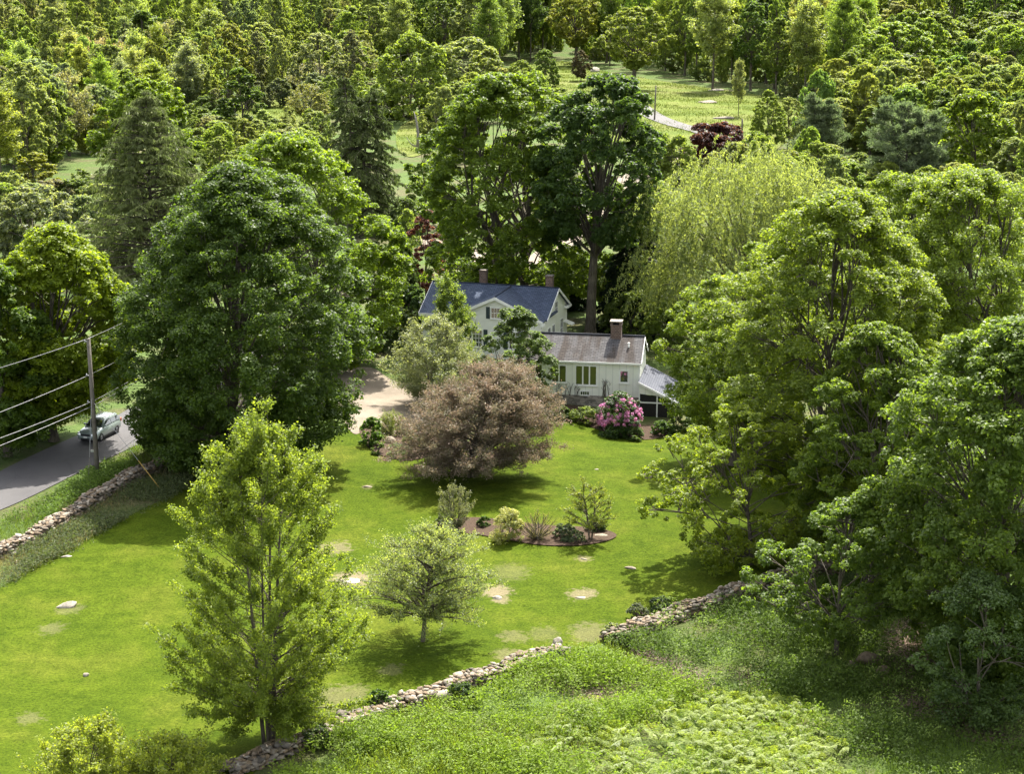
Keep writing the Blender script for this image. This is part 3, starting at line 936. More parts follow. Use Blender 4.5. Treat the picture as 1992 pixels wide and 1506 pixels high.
def at_z(px, py, z):
    d = ray(px, py); t = (CAM_H - z) / -d[2]
    return Vector((d[0] * t, d[1] * t, z))
H = PT.z - PB.z
far = P(640, 640); far = Vector((far.x - 5, far.y, float(tz(far.x, far.y))))
for k, (zz, ppx, ppy, nm) in enumerate(((H - .1, -330, 800, "topmost of the overhead wires"), (H - 2.9, -330, 915, "second overhead wire from the top"), (H - 4.9, -330, 960, "upper wire of the lowest pair"), (H - 5.25, -330, 985, "lowest overhead wire of all"))):
    a = PB + (PT - PB) * (zz / H); a = Vector((a.x - .28 * (k < 2), a.y - .0, a.z))
    end = at_z(ppx, ppy, a.z - 2.6 + .35)
    wire(a, end, .35, nm + ", left of the utility pole", .026 if k < 2 else .03)
    wire(a, Vector((far.x, far.y, far.z + zz)), .8, nm + ", running right from the utility pole into the big maple", .02)
ga = PB + (PT - PB) * .55
gb = P(320, 962)
g = empty("guy_wire", gb); tag(g, "slanting guy wire with a yellow guard right of the utility pole", "guy wire")
rel = ga - gb
MB().tube([(0, 0, 0), rel[:]], .016, 5).build("cable", STEEL, g)
MB().tube([(rel * .02)[:], (rel * .36)[:]], .036, 8).build("guard", YELLOW, g)
gc = P(172, 945); g2 = empty("guy_wire", gc); tag(g2, "near vertical guy wire just left of the utility pole", "guy wire")
rel = PB + (PT - PB) * .62 - gc
MB().tube([(0, 0, 0), rel[:]], .014, 5).build("cable", STEEL, g2)
MB().tube([(rel * .03)[:], (rel * .3)[:]], .02, 8).build("guard", POLE_WOOD, g2)

# ---------------------------------------------------------------- car
def car():
    fw, rw = P(192.5, 861), P(229, 843)
    d = (fw - rw); d.z = 0; d.normalize()
    left = Vector((-d.y, d.x, 0))
    if left.dot(Vector((1, -1, 0))) < 0: left = -left
    mid = (fw + rw) / 2 - left * .78
    e = empty("station_wagon", (mid.x, mid.y, float(tz(mid.x, mid.y)) + .07), math.atan2(d.y, d.x))
    tag(e, "silver green station wagon driving on the shaded road past the pole", "car")
    # body: lower shell, stations nose to tail: x, z of sill, z of shoulder, half width low, half width high
    st = [(2.28, .38, .70, .66, .60), (2.2, .27, .80, .80, .74), (1.95, .24, .92, .87, .82), (1.45, .24, 1.0, .9, .86), (.85, .24, 1.06, .9, .87), (0, .24, 1.08, .9, .88),
          (-1.0, .24, 1.1, .9, .88), (-1.8, .26, 1.12, .89, .86), (-2.15, .32, 1.12, .84, .82), (-2.26, .42, 1.05, .78, .78)]
    rings = []
    for x, zb, zt, wl, wh in st:
        half = [(wl * .9, zb), (wl, zb + .14), (wl + .015, (zb + zt) / 2), (wh, zt - .09), (wh - .12, zt)]
        rings.append([(x, y, z) for y, z in half] + [(x, 0, zt + .025)] + [(x, -y, z) for y, z in half[::-1]])
    MB().loft(rings).build("body", CAR_PAINT, e, 0)
    # cabin
    gs = [(.95, 1.04, .80, .78), (.25, 1.56, .64, .62), (-.1, 1.62, .64, .62), (-1.1, 1.63, .64, .62), (-1.85, 1.57, .62, .6), (-2.2, 1.1, .74, .72)]
    base_z = 1.03
    V = []; cab = MB()
    rings = []
    for x, zt, w, wt in gs:
        bw = .84
        rings.append([(x, bw, base_z), (x, w + .03, max(base_z + .001, zt - .1)), (x, w - .06, zt), (x, 0, zt + .02), (x, -w + .06, zt), (x, -w - .03, max(base_z + .001, zt - .1)), (x, -bw, base_z)])
    cab.loft(rings).build("cabin", CAR_PAINT, e)
    k = .018
    def q(name, pts, mat, parent=e, d=(0, 0, .02)):
        return MB().prism(pts, d).build(name, mat, parent)
    q("windscreen", [(.93, .70, 1.09), (.33, .55, 1.54), (.33, -.55, 1.54), (.93, -.70, 1.09)], GLASS, d=(.03, 0, .025))
    q("rear_window", [(-2.16, .62, 1.2), (-1.93, .52, 1.5), (-1.93, -.52, 1.5), (-2.16, -.62, 1.2)], GLASS, d=(-.03, 0, .015))
    for s in (1, -1):
        for (x0, x1, x2, x3) in ((.72, .18, -.42, -.42), (-.5, -.5, -1.28, -1.28), (-1.36, -1.36, -1.72, -1.98)):
            q("side_window", [(x0, s * .845, 1.1), (x1, s * .70, 1.47), (x2, s * .70, 1.49), (x3, s * .845, 1.12)], GLASS, d=(0, s * .025, .01))
        MB().tube([(.1, s * .58, 1.66), (0, s * .6, 1.71), (-1.6, s * .6, 1.70), (-1.75, s * .58, 1.62)], .025, 6).build("roof_rail", PLASTIC, e)
        hl = MB(); hl.loft([[(2.13, s * .82, .70), (2.26, s * .5, .66), (2.22, s * .5, .80), (2.02, s * .80, .86)], [(2.18, s * .84, .70), (2.3, s * .5, .66), (2.26, s * .5, .80), (2.07, s * .82, .87)]], True, False).build("headlight", LAMP, e)
        MB().box(-2.27, -2.05, s * .80 - .06, s * .80 + .06, .85, 1.1).build("tail_light", AMBER, e)
        m = MB(); m.box(.62, .74, s * .93 - .11, s * .93 + .11, 1.08, 1.24); m.build("mirror", CAR_PAINT, e, .03)
        for x in (1.35, -1.30):
            w = MB()
            prof = [(.335, -.1), (.34, -.06), (.34, .06), (.335, .1), (.22, .105), (.22, -.105)]
            n = 20
            rg = [[(x + r * math.cos(2*math.pi*i/n), s * .82 + yy, .335 + r * math.sin(2*math.pi*i/n)) for r, yy in prof] for i in range(n)]
            rg.append(rg[0])
            wh = w.loft(rg, False).build("wheel", RUBBER, e)
            rm = MB(); rm.tube([(x, s * .82 - .06, .335), (x, s * .82 + .085 * s + .0, .335)], .21, 14)
            for i in range(5):
                a = 2 * math.pi * i / 5
                rm.box(x + .12*math.cos(a) - .03, x + .12*math.cos(a) + .03, s * .91, s * .925, .335 + .12*math.sin(a) - .03, .335 + .12*math.sin(a) + .03)
            rm.build("rim", CHROME, wh)
            MB().tube([(x, s * .80, .36), (x, s * .905, .36)], .385, 16).build("wheel_arch", PLASTIC, e)
        MB().box(-1.0, 1.0, s * .89 - .02, s * .89 + .03, .22, .34).build("sill_trim", PLASTIC, e)
    MB().box(2.2, 2.3, -.46, .46, .58, .76).build("grille", PLASTIC, e, .02)
    MB().box(2.18, 2.29, -.5, .5, .3, .42).build("bumper_intake", PLASTIC, e, .02)
    MB().box(2.295, 2.32, -.2, .12, .45, .58).build("number_plate", WHITE, e)
    return e
car()
# ---------------------------------------------------------------- foliage
def unit(a):
    return a / np.maximum(1e-9, np.linalg.norm(a, axis=-1, keepdims=True))

def leaf_quads(pos, nrm, L, W, rng, tang=None, fold=.12):
    n = len(pos)
    nrm = unit(nrm)
    if tang is None: tang = rng.normal(size=(n, 3))
    t = unit(tang - nrm * np.sum(tang * nrm, 1, keepdims=True))
    b = np.cross(nrm, t)
    L = np.asarray(L).reshape(-1, 1) * .5; W = np.asarray(W).reshape(-1, 1) * .5
    v = np.stack([pos - t * L - nrm * L * fold, pos + b * W + t * L * .1, pos + t * L - nrm * L * fold, pos - b * W + t * L * .1], 1)
    return v

class Leaves:
    def __init__(s): s.v, s.t = [], []
    def add(s, v, t): s.v.append(v); s.t.append(np.asarray(t)); return s
    def mesh(s, name, mat):
        V = np.concatenate(s.v).reshape(-1, 3)
        F = np.arange(len(V), dtype=np.int32).reshape(-1, 4)
        return raw_mesh(name, V, F, 4, mat, np.clip(np.concatenate(s.t), 0, 1))

class Wood:
    """tapering tubes along quadratic curves, gathered in arrays"""
    def __init__(s): s.c = []
    def curve(s, p0, p1, p2, r0, r1, seg=6, sides=6):
        t = np.linspace(0, 1, seg + 1)[:, None]
        p0, p1, p2 = (np.asarray(q, float) for q in (p0, p1, p2))
        pts = (1-t)**2 * p0 + 2*t*(1-t) * p1 + t*t * p2
        s.c.append((pts, np.linspace(r0, r1, seg + 1), sides)); return s
    def mesh(s, name):
        V, F = [], []; nb = 0
        for pts, rad, n in s.c:
            tg = unit(np.gradient(pts, axis=0))
            ref = np.where(np.abs(tg[:, 2:3]) > .9, np.array([[1., 0, 0]]), np.array([[0, 0, 1.]]))
            a = unit(np.cross(tg, ref)); b = np.cross(tg, a)
            an = np.arange(n) * 2 * np.pi / n
            ring = pts[:, None] + (a[:, None] * np.cos(an)[None, :, None] + b[:, None] * np.sin(an)[None, :, None]) * rad[:, None, None]
            V.append(ring.reshape(-1, 3)); m = len(pts)
            i, k = np.meshgrid(np.arange(m - 1), np.arange(n), indexing='ij')
            q = np.stack([i*n+k, i*n+(k+1) % n, (i+1)*n+(k+1) % n, (i+1)*n+k], -1).reshape(-1, 4)
            F.append(q + nb); nb += m * n
        return raw_mesh(name, np.concatenate(V), np.concatenate(F), 4, BARK, smooth=True)

PROF = {
    'egg':   lambda t: np.sin(np.pi * np.clip(t, 0, 1) ** .72) ** .62,
    'dome':  lambda t: np.sqrt(np.clip(1 - (np.clip(t, 0, 1) * 1.0) ** 2.4, 0, 1)) * (0.72 + .28 * np.minimum(1, t * 5)),
    'round': lambda t: np.sqrt(np.clip(1 - (2 * t - 1) ** 2, 0, 1)),
    'vase':  lambda t: np.sin(np.pi * np.clip(t, 0, 1) ** 1.25) ** .6,
    'col':   lambda t: np.sin(np.pi * np.clip(t, 0, 1) ** .8) ** .45,
    'cone':  lambda t: (1 - np.clip(t, 0, 1)) ** .8 * (0.35 + .65 * np.minimum(1, t * 6)),
}

def broad(seed, H, Rr, zb, prof='egg', nb=44, nc=13, nl=110, leaf=.24, br=.34, lean=(0, 0), trunk_r=None, mat=None, stems=1, twigs=False, lump=.28, aspect=.72, fill=.45, up=.55):
    """spreading crown: boughs on a lumpy envelope, leafy shoots on the boughs, leaves on the shoots"""
    rng = np.random.default_rng(seed)
    pf = PROF[prof]
    lob = unit(rng.normal(size=(9, 3))); amp = rng.uniform(-.22, 1.0, 9)
    B = []
    g = np.pi * (3 - np.sqrt(5))
    ts = (np.arange(nb) + .5) / nb
    ts = np.clip(ts ** 1.12 + rng.normal(scale=.03, size=nb), 0.03, .985); rng.shuffle(ts)
    for i in range(nb):
        t = ts[i]; az = i * g + rng.normal(scale=.25)
        e = np.array([np.cos(az), np.sin(az), (t - .4) * 1.6]); e /= np.linalg.norm(e)
        k = 1 + lump * float(np.sum(amp * np.maximum(0, lob @ e) ** 5))
        f = 1 - fill * rng.random() ** 1.7
        rb = Rr * br * rng.uniform(.75, 1.2)
        rr = max(0.0, float(pf(np.array(t))) * Rr * k - rb * .7) * f
        z = zb + (H - zb) * t * (0.94 + .06 * k)
        z = min(z, H - rb * .55) if t > .6 else max(z, zb + rb * .3)
        B.append((rr * np.cos(az) + lean[0] * t, rr * np.sin(az) + lean[1] * t, z, rb))
    B = np.array(B)
    cen = np.array([lean[0] * .5, lean[1] * .5, zb + (H - zb) * .45])
    outw = unit(B[:, :3] - cen)
    d = unit(rng.normal(size=(nb, nc, 3)) * .8 + outw[:, None] * .55 + np.array([0, 0, .45]))
    C = B[:, None, :3] + d * (B[:, 3] * 1.0)[:, None, None] * rng.uniform(.6, 1.08, (nb, nc, 1)) * np.array([1, 1, .78])
    rc = (B[:, 3] * .40)[:, None] * rng.uniform(.7, 1.35, (nb, nc))
    ct = rng.uniform(0, 1, (nb, nc))
    d2 = unit(rng.normal(size=(nb, nc, nl, 3)) + d[:, :, None] * .45 + np.array([0, 0, .4]))
    rad = rng.random((nb, nc, nl, 1)) ** .4
    pos = C[:, :, None] + d2 * rc[:, :, None, None] * rad * np.array([1, 1, .7])
    nr = d2 * .45 + np.array([0, 0, up]) + rng.normal(size=pos.shape) * .42
    tint = (.45 * ct[:, :, None] + .55 * rng.random((nb, nc, nl))) 
    pos = pos.reshape(-1, 3); nr = nr.reshape(-1, 3); tint = tint.reshape(-1)
    keep = pos[:, 2] > .1
    pos, nr, tint = pos[keep], nr[keep], tint[keep]
    L = leaf * rng.uniform(.65, 1.3, len(pos))
    lv = Leaves().add(leaf_quads(pos, nr, L, L * aspect, rng), tint)
    w = Wood(); r0 = trunk_r or H * .017
    tops = []
    for s_ in range(stems):
        a = rng.uniform(0, 6.28) + s_ * 6.28 / stems
        off = np.array([np.cos(a), np.sin(a), 0]) * (r0 * 1.6 if stems > 1 else 0)
        hz = zb + (H - zb) * (.42 if stems == 1 else .5)
        tp = off * 4 + np.array([lean[0] * .4 + rng.normal() * .2, lean[1] * .4 + rng.normal() * .2, hz])
        rr = r0 / (1 if stems == 1 else stems ** .45)
        w.curve(off - np.array([0, 0, .4]), off * 1.5 + np.array([rng.normal() * .2, rng.normal() * .2, hz * .5]), tp, rr * 1.25, rr * .5, 8, 9)
        w.curve(off - np.array([0, 0, .3]), off + np.array([0, 0, .3]), off + np.array([0, 0, r0 * 3]), rr * 1.9, rr * 1.05, 3, 9)
        tops.append((off, tp, rr))
    prim = []
    order = [i for i in range(nb) if i % 5 == 0] + [i for i in range(nb) if i % 5]
    for i in order:
        p2 = B[i, :3]
        if i % 5 == 0 or not prim:
            off, tp, rr = tops[i % stems]
            z = min(B[i, 2] * rng.uniform(.45, .75), tp[2]) * rng.uniform(.8, 1.0)
            z = max(z, min(zb * .8, tp[2] * .8), .3)
            p0 = off + (tp - off) * (z / tp[2])
            ln = np.linalg.norm(p2 - p0)
            p1 = (p0 + p2) * .5 + np.array([0, 0, .12 * ln]) + rng.normal(size=3) * .08 * ln
            w.curve(p0, p1, p2, rr * rng.uniform(.24, .38), .03, 6, 6)
            prim.append((p0, p1, p2))
        else:
            q0, q1, q2 = min(prim, key=lambda q: np.linalg.norm(q[2] - p2))
            k = rng.uniform(.4, .85)
            p0 = (1-k)**2 * q0 + 2*k*(1-k) * q1 + k*k * q2
            ln = np.linalg.norm(p2 - p0)
            w.curve(p0, (p0 + p2) * .5 + np.array([0, 0, .1 * ln]) + rng.normal(size=3) * .06 * ln, p2, .05, .02, 5, 5)
        if twigs and i % 3 == 0:
            for j in range(0, nc, 2):
                w.curve(p2 * .75 + p0 * .25, p2, C[i, j], .035, .012, 3, 4)
    return lv.mesh("crown", mat or LEAF), w.mesh("trunk")

def branchy(seed, H, Rr, zb, prof='egg', npri=60, nsub=5, nl=110, leaf=.16, rise=.6, stems=3, lean=(0, 0), trunk_r=.14, clump=.42, mat=None, aspect=.6, flat=.75, spread=.45, trunk_h=.35, wood=1.0, tuft_up=.3):
    """open tree: stems, long branches and leafy twigs with daylight between them"""
    rng = np.random.default_rng(seed)
    pf = PROF[prof]; w = Wood(); lv = Leaves()
    st = []
    for s_ in range(stems):
        a = s_ * 6.28 / stems + rng.uniform(-.5, .5)
        o = np.array([np.cos(a), np.sin(a), 0])
        base = o * trunk_r * (1.2 if stems > 1 else 0)
        top = o * Rr * (rng.uniform(.12, .4) if stems > 1 else .03) + np.array([lean[0], lean[1], H * (rng.uniform(.8, .96) if stems > 1 else .93)])
        mid = base * 1.5 + o * Rr * (.08 if stems > 1 else 0) + np.array([lean[0] * .35, lean[1] * .35, H * .45]) + rng.normal(size=3) * .15
        r_ = trunk_r * (1 if s_ == 0 else rng.uniform(.6, .85))
        w.curve(base - np.array([0, 0, .3]), mid, top, r_, .02, 12, 8)
        st.append((base, mid, top, r_))
    ends, dirs = [], []
    g = np.pi * (3 - np.sqrt(5))
    for i in range(npri):
        t = np.clip((i + .5) / npri + rng.normal(scale=.02), .02, .99)
        az = i * g + rng.normal(scale=.3)
        ze = zb + (H - zb) * t
        re = float(pf(np.array(t))) * Rr * rng.uniform(.6, 1.12); ze = ze + rng.normal() * .04 * H
        e = np.array([np.cos(az) * re + lean[0] * t, np.sin(az) * re + lean[1] * t, ze])
        best = min(st, key=lambda q: np.linalg.norm((q[2] - e)[:2]) + rng.uniform(0, Rr * .5))
        base, mid, top, r_ = best
        zs = max(H * trunk_h * .6, ze - rise * re - .3 * rng.random())
        u = np.clip(zs / top[2], .1, .97)
        p0 = (1-u)**2 * base + 2*u*(1-u) * mid + u*u * top
        ln = np.linalg.norm(e - p0)
        p1 = (p0 + e) * .5 + np.array([0, 0, -.1 * ln * (1 if rise > .4 else -1.3)]) + rng.normal(size=3) * .05 * ln
        w.curve(p0, p1, e, max(.02, r_ * .34 * (1 - .5 * t)) * wood, .012, 6, 5)
        for j in range(nsub):
            k = rng.uniform(.3, 1.0) if j else 1.0
            q = (1-k)**2 * p0 + 2*k*(1-k) * p1 + k*k * e
            dd = unit(e - p0) + rng.normal(size=3) * spread + np.array([0, 0, tuft_up])
            qe = q + unit(dd) * rng.uniform(.3, 1.0) * clump * 2.2
            if j: w.curve(q, (q + qe) * .5 + np.array([0, 0, .05]), qe, .014 * wood, .006, 2, 4)
            ends.append((q + qe) * .5); dirs.append(qe - q)
    E = np.array(ends); D = np.array(dirs); n = len(E)
    s_ = rng.uniform(-.6, .75, (n, nl, 1))
    pos = E[:, None] + D[:, None] * s_ + rng.normal(size=(n, nl, 3)) * clump * .42 * np.array([1, 1, flat])
    nr = rng.normal(size=pos.shape) * .6 + np.array([0, 0, .55])
    tint = .45 * rng.random((n, 1)) + .55 * rng.random((n, nl))
    pos = pos.reshape(-1, 3); keep = pos[:, 2] > .05
    L = leaf * rng.uniform(.6, 1.3, keep.sum())
    lv.add(leaf_quads(pos[keep], nr.reshape(-1, 3)[keep], L, L * aspect, rng), tint.reshape(-1)[keep])
    return lv.mesh("crown", mat or LEAF), w.mesh("trunk")

def conifer(seed, H, Rr, zb, nw=34, per=6, droop=.35, tw=9, nq=10, needle=.5, lift=0.0, irregular=.2, tops=1, prof=None, wide=.13, pine=False, gap=0.0):
    rng = np.random.default_rng(seed); w = Wood(); lv = Leaves()
    tr = H * .014
    tipx = []
    for s_ in range(tops):
        o = np.array([(s_ - (tops - 1) / 2) * Rr * .45, rng.normal() * .3, 0])
        hh = H * (1 - .07 * s_)
        w.curve((0, 0, -.4), o * .3 + np.array([0, 0, hh * .45]), o + np.array([0, 0, hh]), tr * 1.2, .02, 10, 8)
        tipx.append((o, hh))
    P_, N_, T_, S_ = [], [], [], []
    for i in range(nw):
        t = (i + rng.uniform(0, 1)) / nw
        for j in range(per):
            o, hh = tipx[(i + j) % tops]
            z = zb + (hh - zb) * t
            az = rng.uniform(0, 6.28)
            shape = (1 - t) ** .75 if prof is None else float(prof(np.array(t)))
            ln = max(.35, Rr * shape * rng.uniform(1 - irregular * 2, 1 + irregular * .5))
            if rng.random() < gap: continue
            u = z / hh
            p0 = 2*u*(1-u) * (o * .3 + np.array([0, 0, hh * .45])) + u*u * (o + np.array([0, 0, hh]))
            d = np.array([np.cos(az), np.sin(az), 0])
            p2 = p0 + d * ln + np.array([0, 0, ln * (lift - droop * (1 - .5 * t))])
            p1 = p0 + d * ln * .55 + np.array([0, 0, ln * (lift * .3 + .06)])
            w.curve(p0, p1, p2, max(.02, .012 * ln + .015), .01, 5, 4)
            k = rng.uniform(.18, 1.0, tw) ** .8
            q = ((1-k)**2)[:, None] * p0 + (2*k*(1-k))[:, None] * p1 + (k*k)[:, None] * p2
            side = np.array([-d[1], d[0], 0]) * rng.choice([-1, 1], tw)[:, None]
            tl = (.32 * ln * (1.1 - .6 * k) * rng.uniform(.5, 1.1, tw))[:, None]
            e = q + (side * .8 + d * .55) * tl + np.array([0, 0, 1.0]) * tl * ((.25 if pine else -.35) + rng.normal(scale=.12, size=(tw, 1)))
            s = rng.uniform(0, 1, (tw, nq, 1))
            pos = q[:, None] + (e - q)[:, None] * s
            if pine:
                dirn = unit(rng.normal(size=pos.shape) + np.array([0, 0, .9]) + d * .5)
                pos = pos + rng.normal(size=pos.shape) * .12
                P_.append(pos + dirn * needle * .3); N_.append(np.cross(dirn, rng.normal(size=pos.shape))); T_.append(dirn)
            else:
                hang = unit(np.array([0, 0, -.9]) + rng.normal(size=pos.shape) * .4 + (e - q)[:, None] * .8)
                P_.append(pos + hang * needle * .35); N_.append(np.cross(hang, rng.normal(size=pos.shape))); T_.append(hang)
            S_.append(np.broadcast_to(.5 * rng.random((tw, 1)), (tw, nq)) + .5 * rng.random((tw, nq)))
    pos = np.concatenate([p.reshape(-1, 3) for p in P_]); nr = np.concatenate([p.reshape(-1, 3) for p in N_]); tg = np.concatenate([p.reshape(-1, 3) for p in T_])
    L = needle * rng.uniform(.6, 1.3, len(pos))
    lv.add(leaf_quads(pos, nr, L, L * wide / .5 * rng.uniform(.7, 1.4, len(pos)), rng, tg, .05), np.concatenate([s.ravel() for s in S_]))
    return lv.mesh("crown", NEEDLE), w.mesh("trunk")

def willow(seed, H, Rr, ns=1500, nl=34, leaf=.3):
    rng = np.random.default_rng(seed); w = Wood(); lv = Leaves()
    nb = 46; g = np.pi * (3 - np.sqrt(5)); B = []
    for i in range(nb):
        t = (i + .5) / nb; az = i * g
        rr = Rr * np.sqrt(np.clip(1 - (t * .97) ** 2.2, 0, 1)) * rng.uniform(.55, .98)
        z = H * (.30 + .66 * t)
        B.append((rr * np.cos(az), rr * np.sin(az), z))
    B = np.array(B)
    w.curve((0, 0, -.4), (.2, 0, H * .15), (.1, .1, H * .34), .62, .42, 6, 10)
    for b in B:
        p0 = np.array([.1, .1, H * rng.uniform(.2, .34)])
        w.curve(p0, (p0 + b) * .5 + np.array([0, 0, 1.6]), b, .16, .03, 7, 6)
    idx = rng.integers(nb, size=ns)
    st = B[idx] + rng.normal(size=(ns, 3)) * np.array([1.25, 1.25, .8]) * Rr / 8
    out = unit(st * np.array([1, 1, 0]) + 1e-6)
    ln = rng.uniform(.6, 2.6, ns) * np.where(rng.random(nb)[idx] < .25, .6, 1.0) * H / 13
    s = np.sort(rng.random((ns, nl)), 1)
    drop = s ** 1.5
    pos = st[:, None] + out[:, None] * (s * .45 * ln[:, None])[..., None] + np.array([0, 0, -1.0]) * (drop * ln[:, None] - .25 * np.sin(s * 3.1) * .9)[..., None]
    pos += rng.normal(size=pos.shape) * .10
    keep = pos[..., 2].ravel() > .25
    tg = np.array([0, 0, -1.0]) + rng.normal(size=pos.shape) * .5
    nr = rng.normal(size=pos.shape) + out[:, None] * .4
    L = leaf * rng.uniform(.6, 1.3, pos.shape[:2]).ravel()
    tint = (.5 * rng.random((ns, 1)) + .5 * rng.random((ns, nl))).ravel()
    pos = pos.reshape(-1, 3); 
    lv.add(leaf_quads(pos[keep], nr.reshape(-1, 3)[keep], L[keep], L[keep] * .33, rng, tg.reshape(-1, 3)[keep]), tint[keep])
    return lv.mesh("crown", LEAF), w.mesh("trunk")

# ---------------------------------------------------------------- planting
PLACED = []                                               # (x, y, crown radius)
ELL = []                                                  # crown ellipses in the photograph, for judging what shows
def ellipse(x, y, H, Rr, who=None):
    z = float(tz(x, y)); px, py = project((x, y, z + H * .58)); d = depth_of((x, y, z + H * .5))
    ELL.append((d, px / 6, py / 6, Rr * FPX / d / 6 * .95, H * .42 * FPX / d / 6, who))
LANDMARKS = []                                            # (name used in labels, px, py) of things one can find in the photograph
def plant(name, cm, tm, x, y, color, label, cat="tree", group=None, rz=0.0, sc=1.0, names=("crown", "trunk"), scz=None):
    z = float(tz(x, y))
    e = empty(name, (x, y, z), rz)
    e.scale = (sc, sc, scz or sc)
    tag(e, label, cat, group)
    for nm, me in zip(names, (cm, tm)):
        if me is None: continue
        o = bpy.data.objects.new(nm, me); o.parent = e
        COL.objects.link(o)
        if nm == names[0]: o.color = (*color, 1)
    return e

def fit(base, top, left, right, cx=None):
    """ground point, height, crown radius and lean read off the photograph"""
    b = P(*base); H = z_at(b.y, top) - b.z
    q = Vector((b.x, b.y, b.z + H * .55)); d = depth_of(q)
    Rr = (right - left) / 2 * d / FPX
    c = (left + right) / 2 if cx is None else cx
    lx = (c - project(q)[0]) * d / FPX
    return b, H, Rr, lx

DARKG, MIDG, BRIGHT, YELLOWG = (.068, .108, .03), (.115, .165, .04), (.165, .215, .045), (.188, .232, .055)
PALE, GREY, OLIVE = (.205, .24, .095), (.19, .215, .13), (.12, .14, .04)

def hero(kind, name, base, top, left, right, color, label, seed, landmark=None, zb=.12, lean_k=1.0, lean_y=0.0, **kw):
    b, H, Rr, lx = fit(base, top, left, right)
    ellipse(b.x, b.y, H, Rr); PLACED.append((b.x, b.y, Rr * .8))
    gen = {'broad': broad, 'branchy': branchy}[kind]
    lx = max(-Rr * .6, min(Rr * .6, lx * lean_k))
    cm, tm = gen(seed, H, Rr, zb * H, lean=(lx * 1.5, lean_y), **kw)
    e = plant(name, cm, tm, b.x, b.y, color, label)
    if landmark:
        LANDMARKS.append((landmark, (left + right) / 2, top * .6 + base[1] * .4))
    return e

# large trees round the yard
hero('broad', "maple_tree", (455,912), 338, 232, 690, (0.070,0.112,0.020), "huge dark green maple with dense crown left of the driveway", 21, "the huge dark maple", zb=.01, prof='egg', nb=400, nc=10, nl=96, leaf=.225, br=.185, fill=.6, lump=.4)
hero('broad', "maple_tree", (640,720), 272, 412, 768, (0.125,0.180,0.020), "bright green maple standing behind the huge dark maple", 22, "the bright maple behind the dark one", zb=.06, nb=200, nc=9, nl=68, leaf=.29, br=.18, prof='egg', fill=.38, lump=.4)
hero('broad', "maple_tree", (1012,625), 146, 818, 1150, (0.118,0.170,0.022), "tall spreading maple with several dark trunks behind the farmhouse", 23, "the tall maple behind the farmhouse", zb=.10, prof='dome', nb=300, nc=9, nl=66, leaf=.31, br=.165, fill=.4, lump=.45, stems=4, trunk_r=.75, lean_y=-4.5)
hero('broad', "maple_tree", (1148,656), 152, 1040, 1300, (0.066,0.110,0.028), "dark green maple with one tall bare grey trunk right of the farmhouse", 24, "the dark maple with a bare trunk", zb=.40, prof='dome', nb=170, nc=9, nl=70, leaf=.31, br=.2, fill=.4, trunk_r=.46, lean_y=-2.5)
hero('broad', "maple_tree", (105,858), 448, -40, 252, (0.165,0.215,0.016), "sunlit yellow green maple beyond the road at the left", 25, "the sunlit maple beyond the road", zb=.13, nb=280, nc=9, nl=70, leaf=.27, br=.20, lump=.3, fill=.35)
hero('broad', "maple_tree", (15,888), 520, -120, 95, (0.085,0.135,0.018), "half shaded maple at the left picture edge above the road", 26, None, zb=.1, nb=60, nc=12, nl=80, leaf=.3, br=.32, fill=.35)
hero('branchy', "cherry_tree", (522,1452), 822, 310, 716, (0.152,0.195,0.034), "airy yellow green young tree with ragged shoots in front of the left lawn", 27, "the airy young front tree", zb=.06, prof='egg', npri=215, nsub=9, nl=88, leaf=.148, rise=.75, lean_k=.6, stems=4, trunk_r=.17, clump=.34, trunk_h=.2, aspect=.62, spread=.55)
hero('branchy', "apple_tree", (822,1250), 1034, 700, 995, (0.170,0.200,0.095), "small spreading pale green apple tree on the lawn", 28, "the pale apple tree", zb=.28, prof='dome', npri=120, nsub=8, nl=40, leaf=.125, rise=.35, stems=1, trunk_r=.15, clump=.34, trunk_h=.4, lean_k=.5, wood=1.5)
hero('branchy', "plum_tree", (912,928), 722, 788, 1116, (.215,.168,.125), "wide domed purple brown leaved tree in the middle of the lawn", 29, "the purple brown tree", zb=.10, prof='dome', mat=PURPLE_LEAF, npri=260, nsub=8, nl=78, leaf=.135, rise=.30, stems=3, trunk_r=.2, clump=.42, trunk_h=.2, spread=.5)
# right hand group
hero('broad', "walnut_tree", (1432,903), 462, 1336, 1690, (0.145,0.195,0.026), "tall bushy tree with a thick trunk right of the screened porch", 31, "the bushy tree right of the porch", zb=.14, prof='egg', nb=230, br=.17, trunk_r=.5, nc=8, nl=98, leaf=.20, twigs=True, fill=.6, lump=.22)
hero('broad', "walnut_tree", (1640,1030), 384, 1400, 1880, (0.145,0.190,0.028), "large many stemmed tree in the middle of the right hand group", 32, "the many stemmed right tree", zb=.08, prof='egg', nb=360, br=.16, stems=4, trunk_r=.5, nc=8, nl=98, leaf=.20, twigs=True, fill=.5, lump=.5)
hero('broad', "walnut_tree", (1900,930), 345, 1660, 2120, (0.150,0.200,0.030), "tall light leaved tree at the right edge behind the dark maple", 33, "the tall light tree at the right edge", zb=.10, prof='dome', nb=300, br=.175, stems=2, trunk_r=.45, nc=8, nl=98, leaf=.20, twigs=True, fill=.5, lump=.5)
hero('broad', "walnut_tree", (1775,850), 352, 1560, 1960, (0.140,0.190,0.028), "light leaved tree at the back of the right hand group", 38, None, zb=.12, prof='dome', nb=170, br=.18, trunk_r=.4, nc=8, nl=98, leaf=.20, twigs=True, fill=.5, lump=.5)
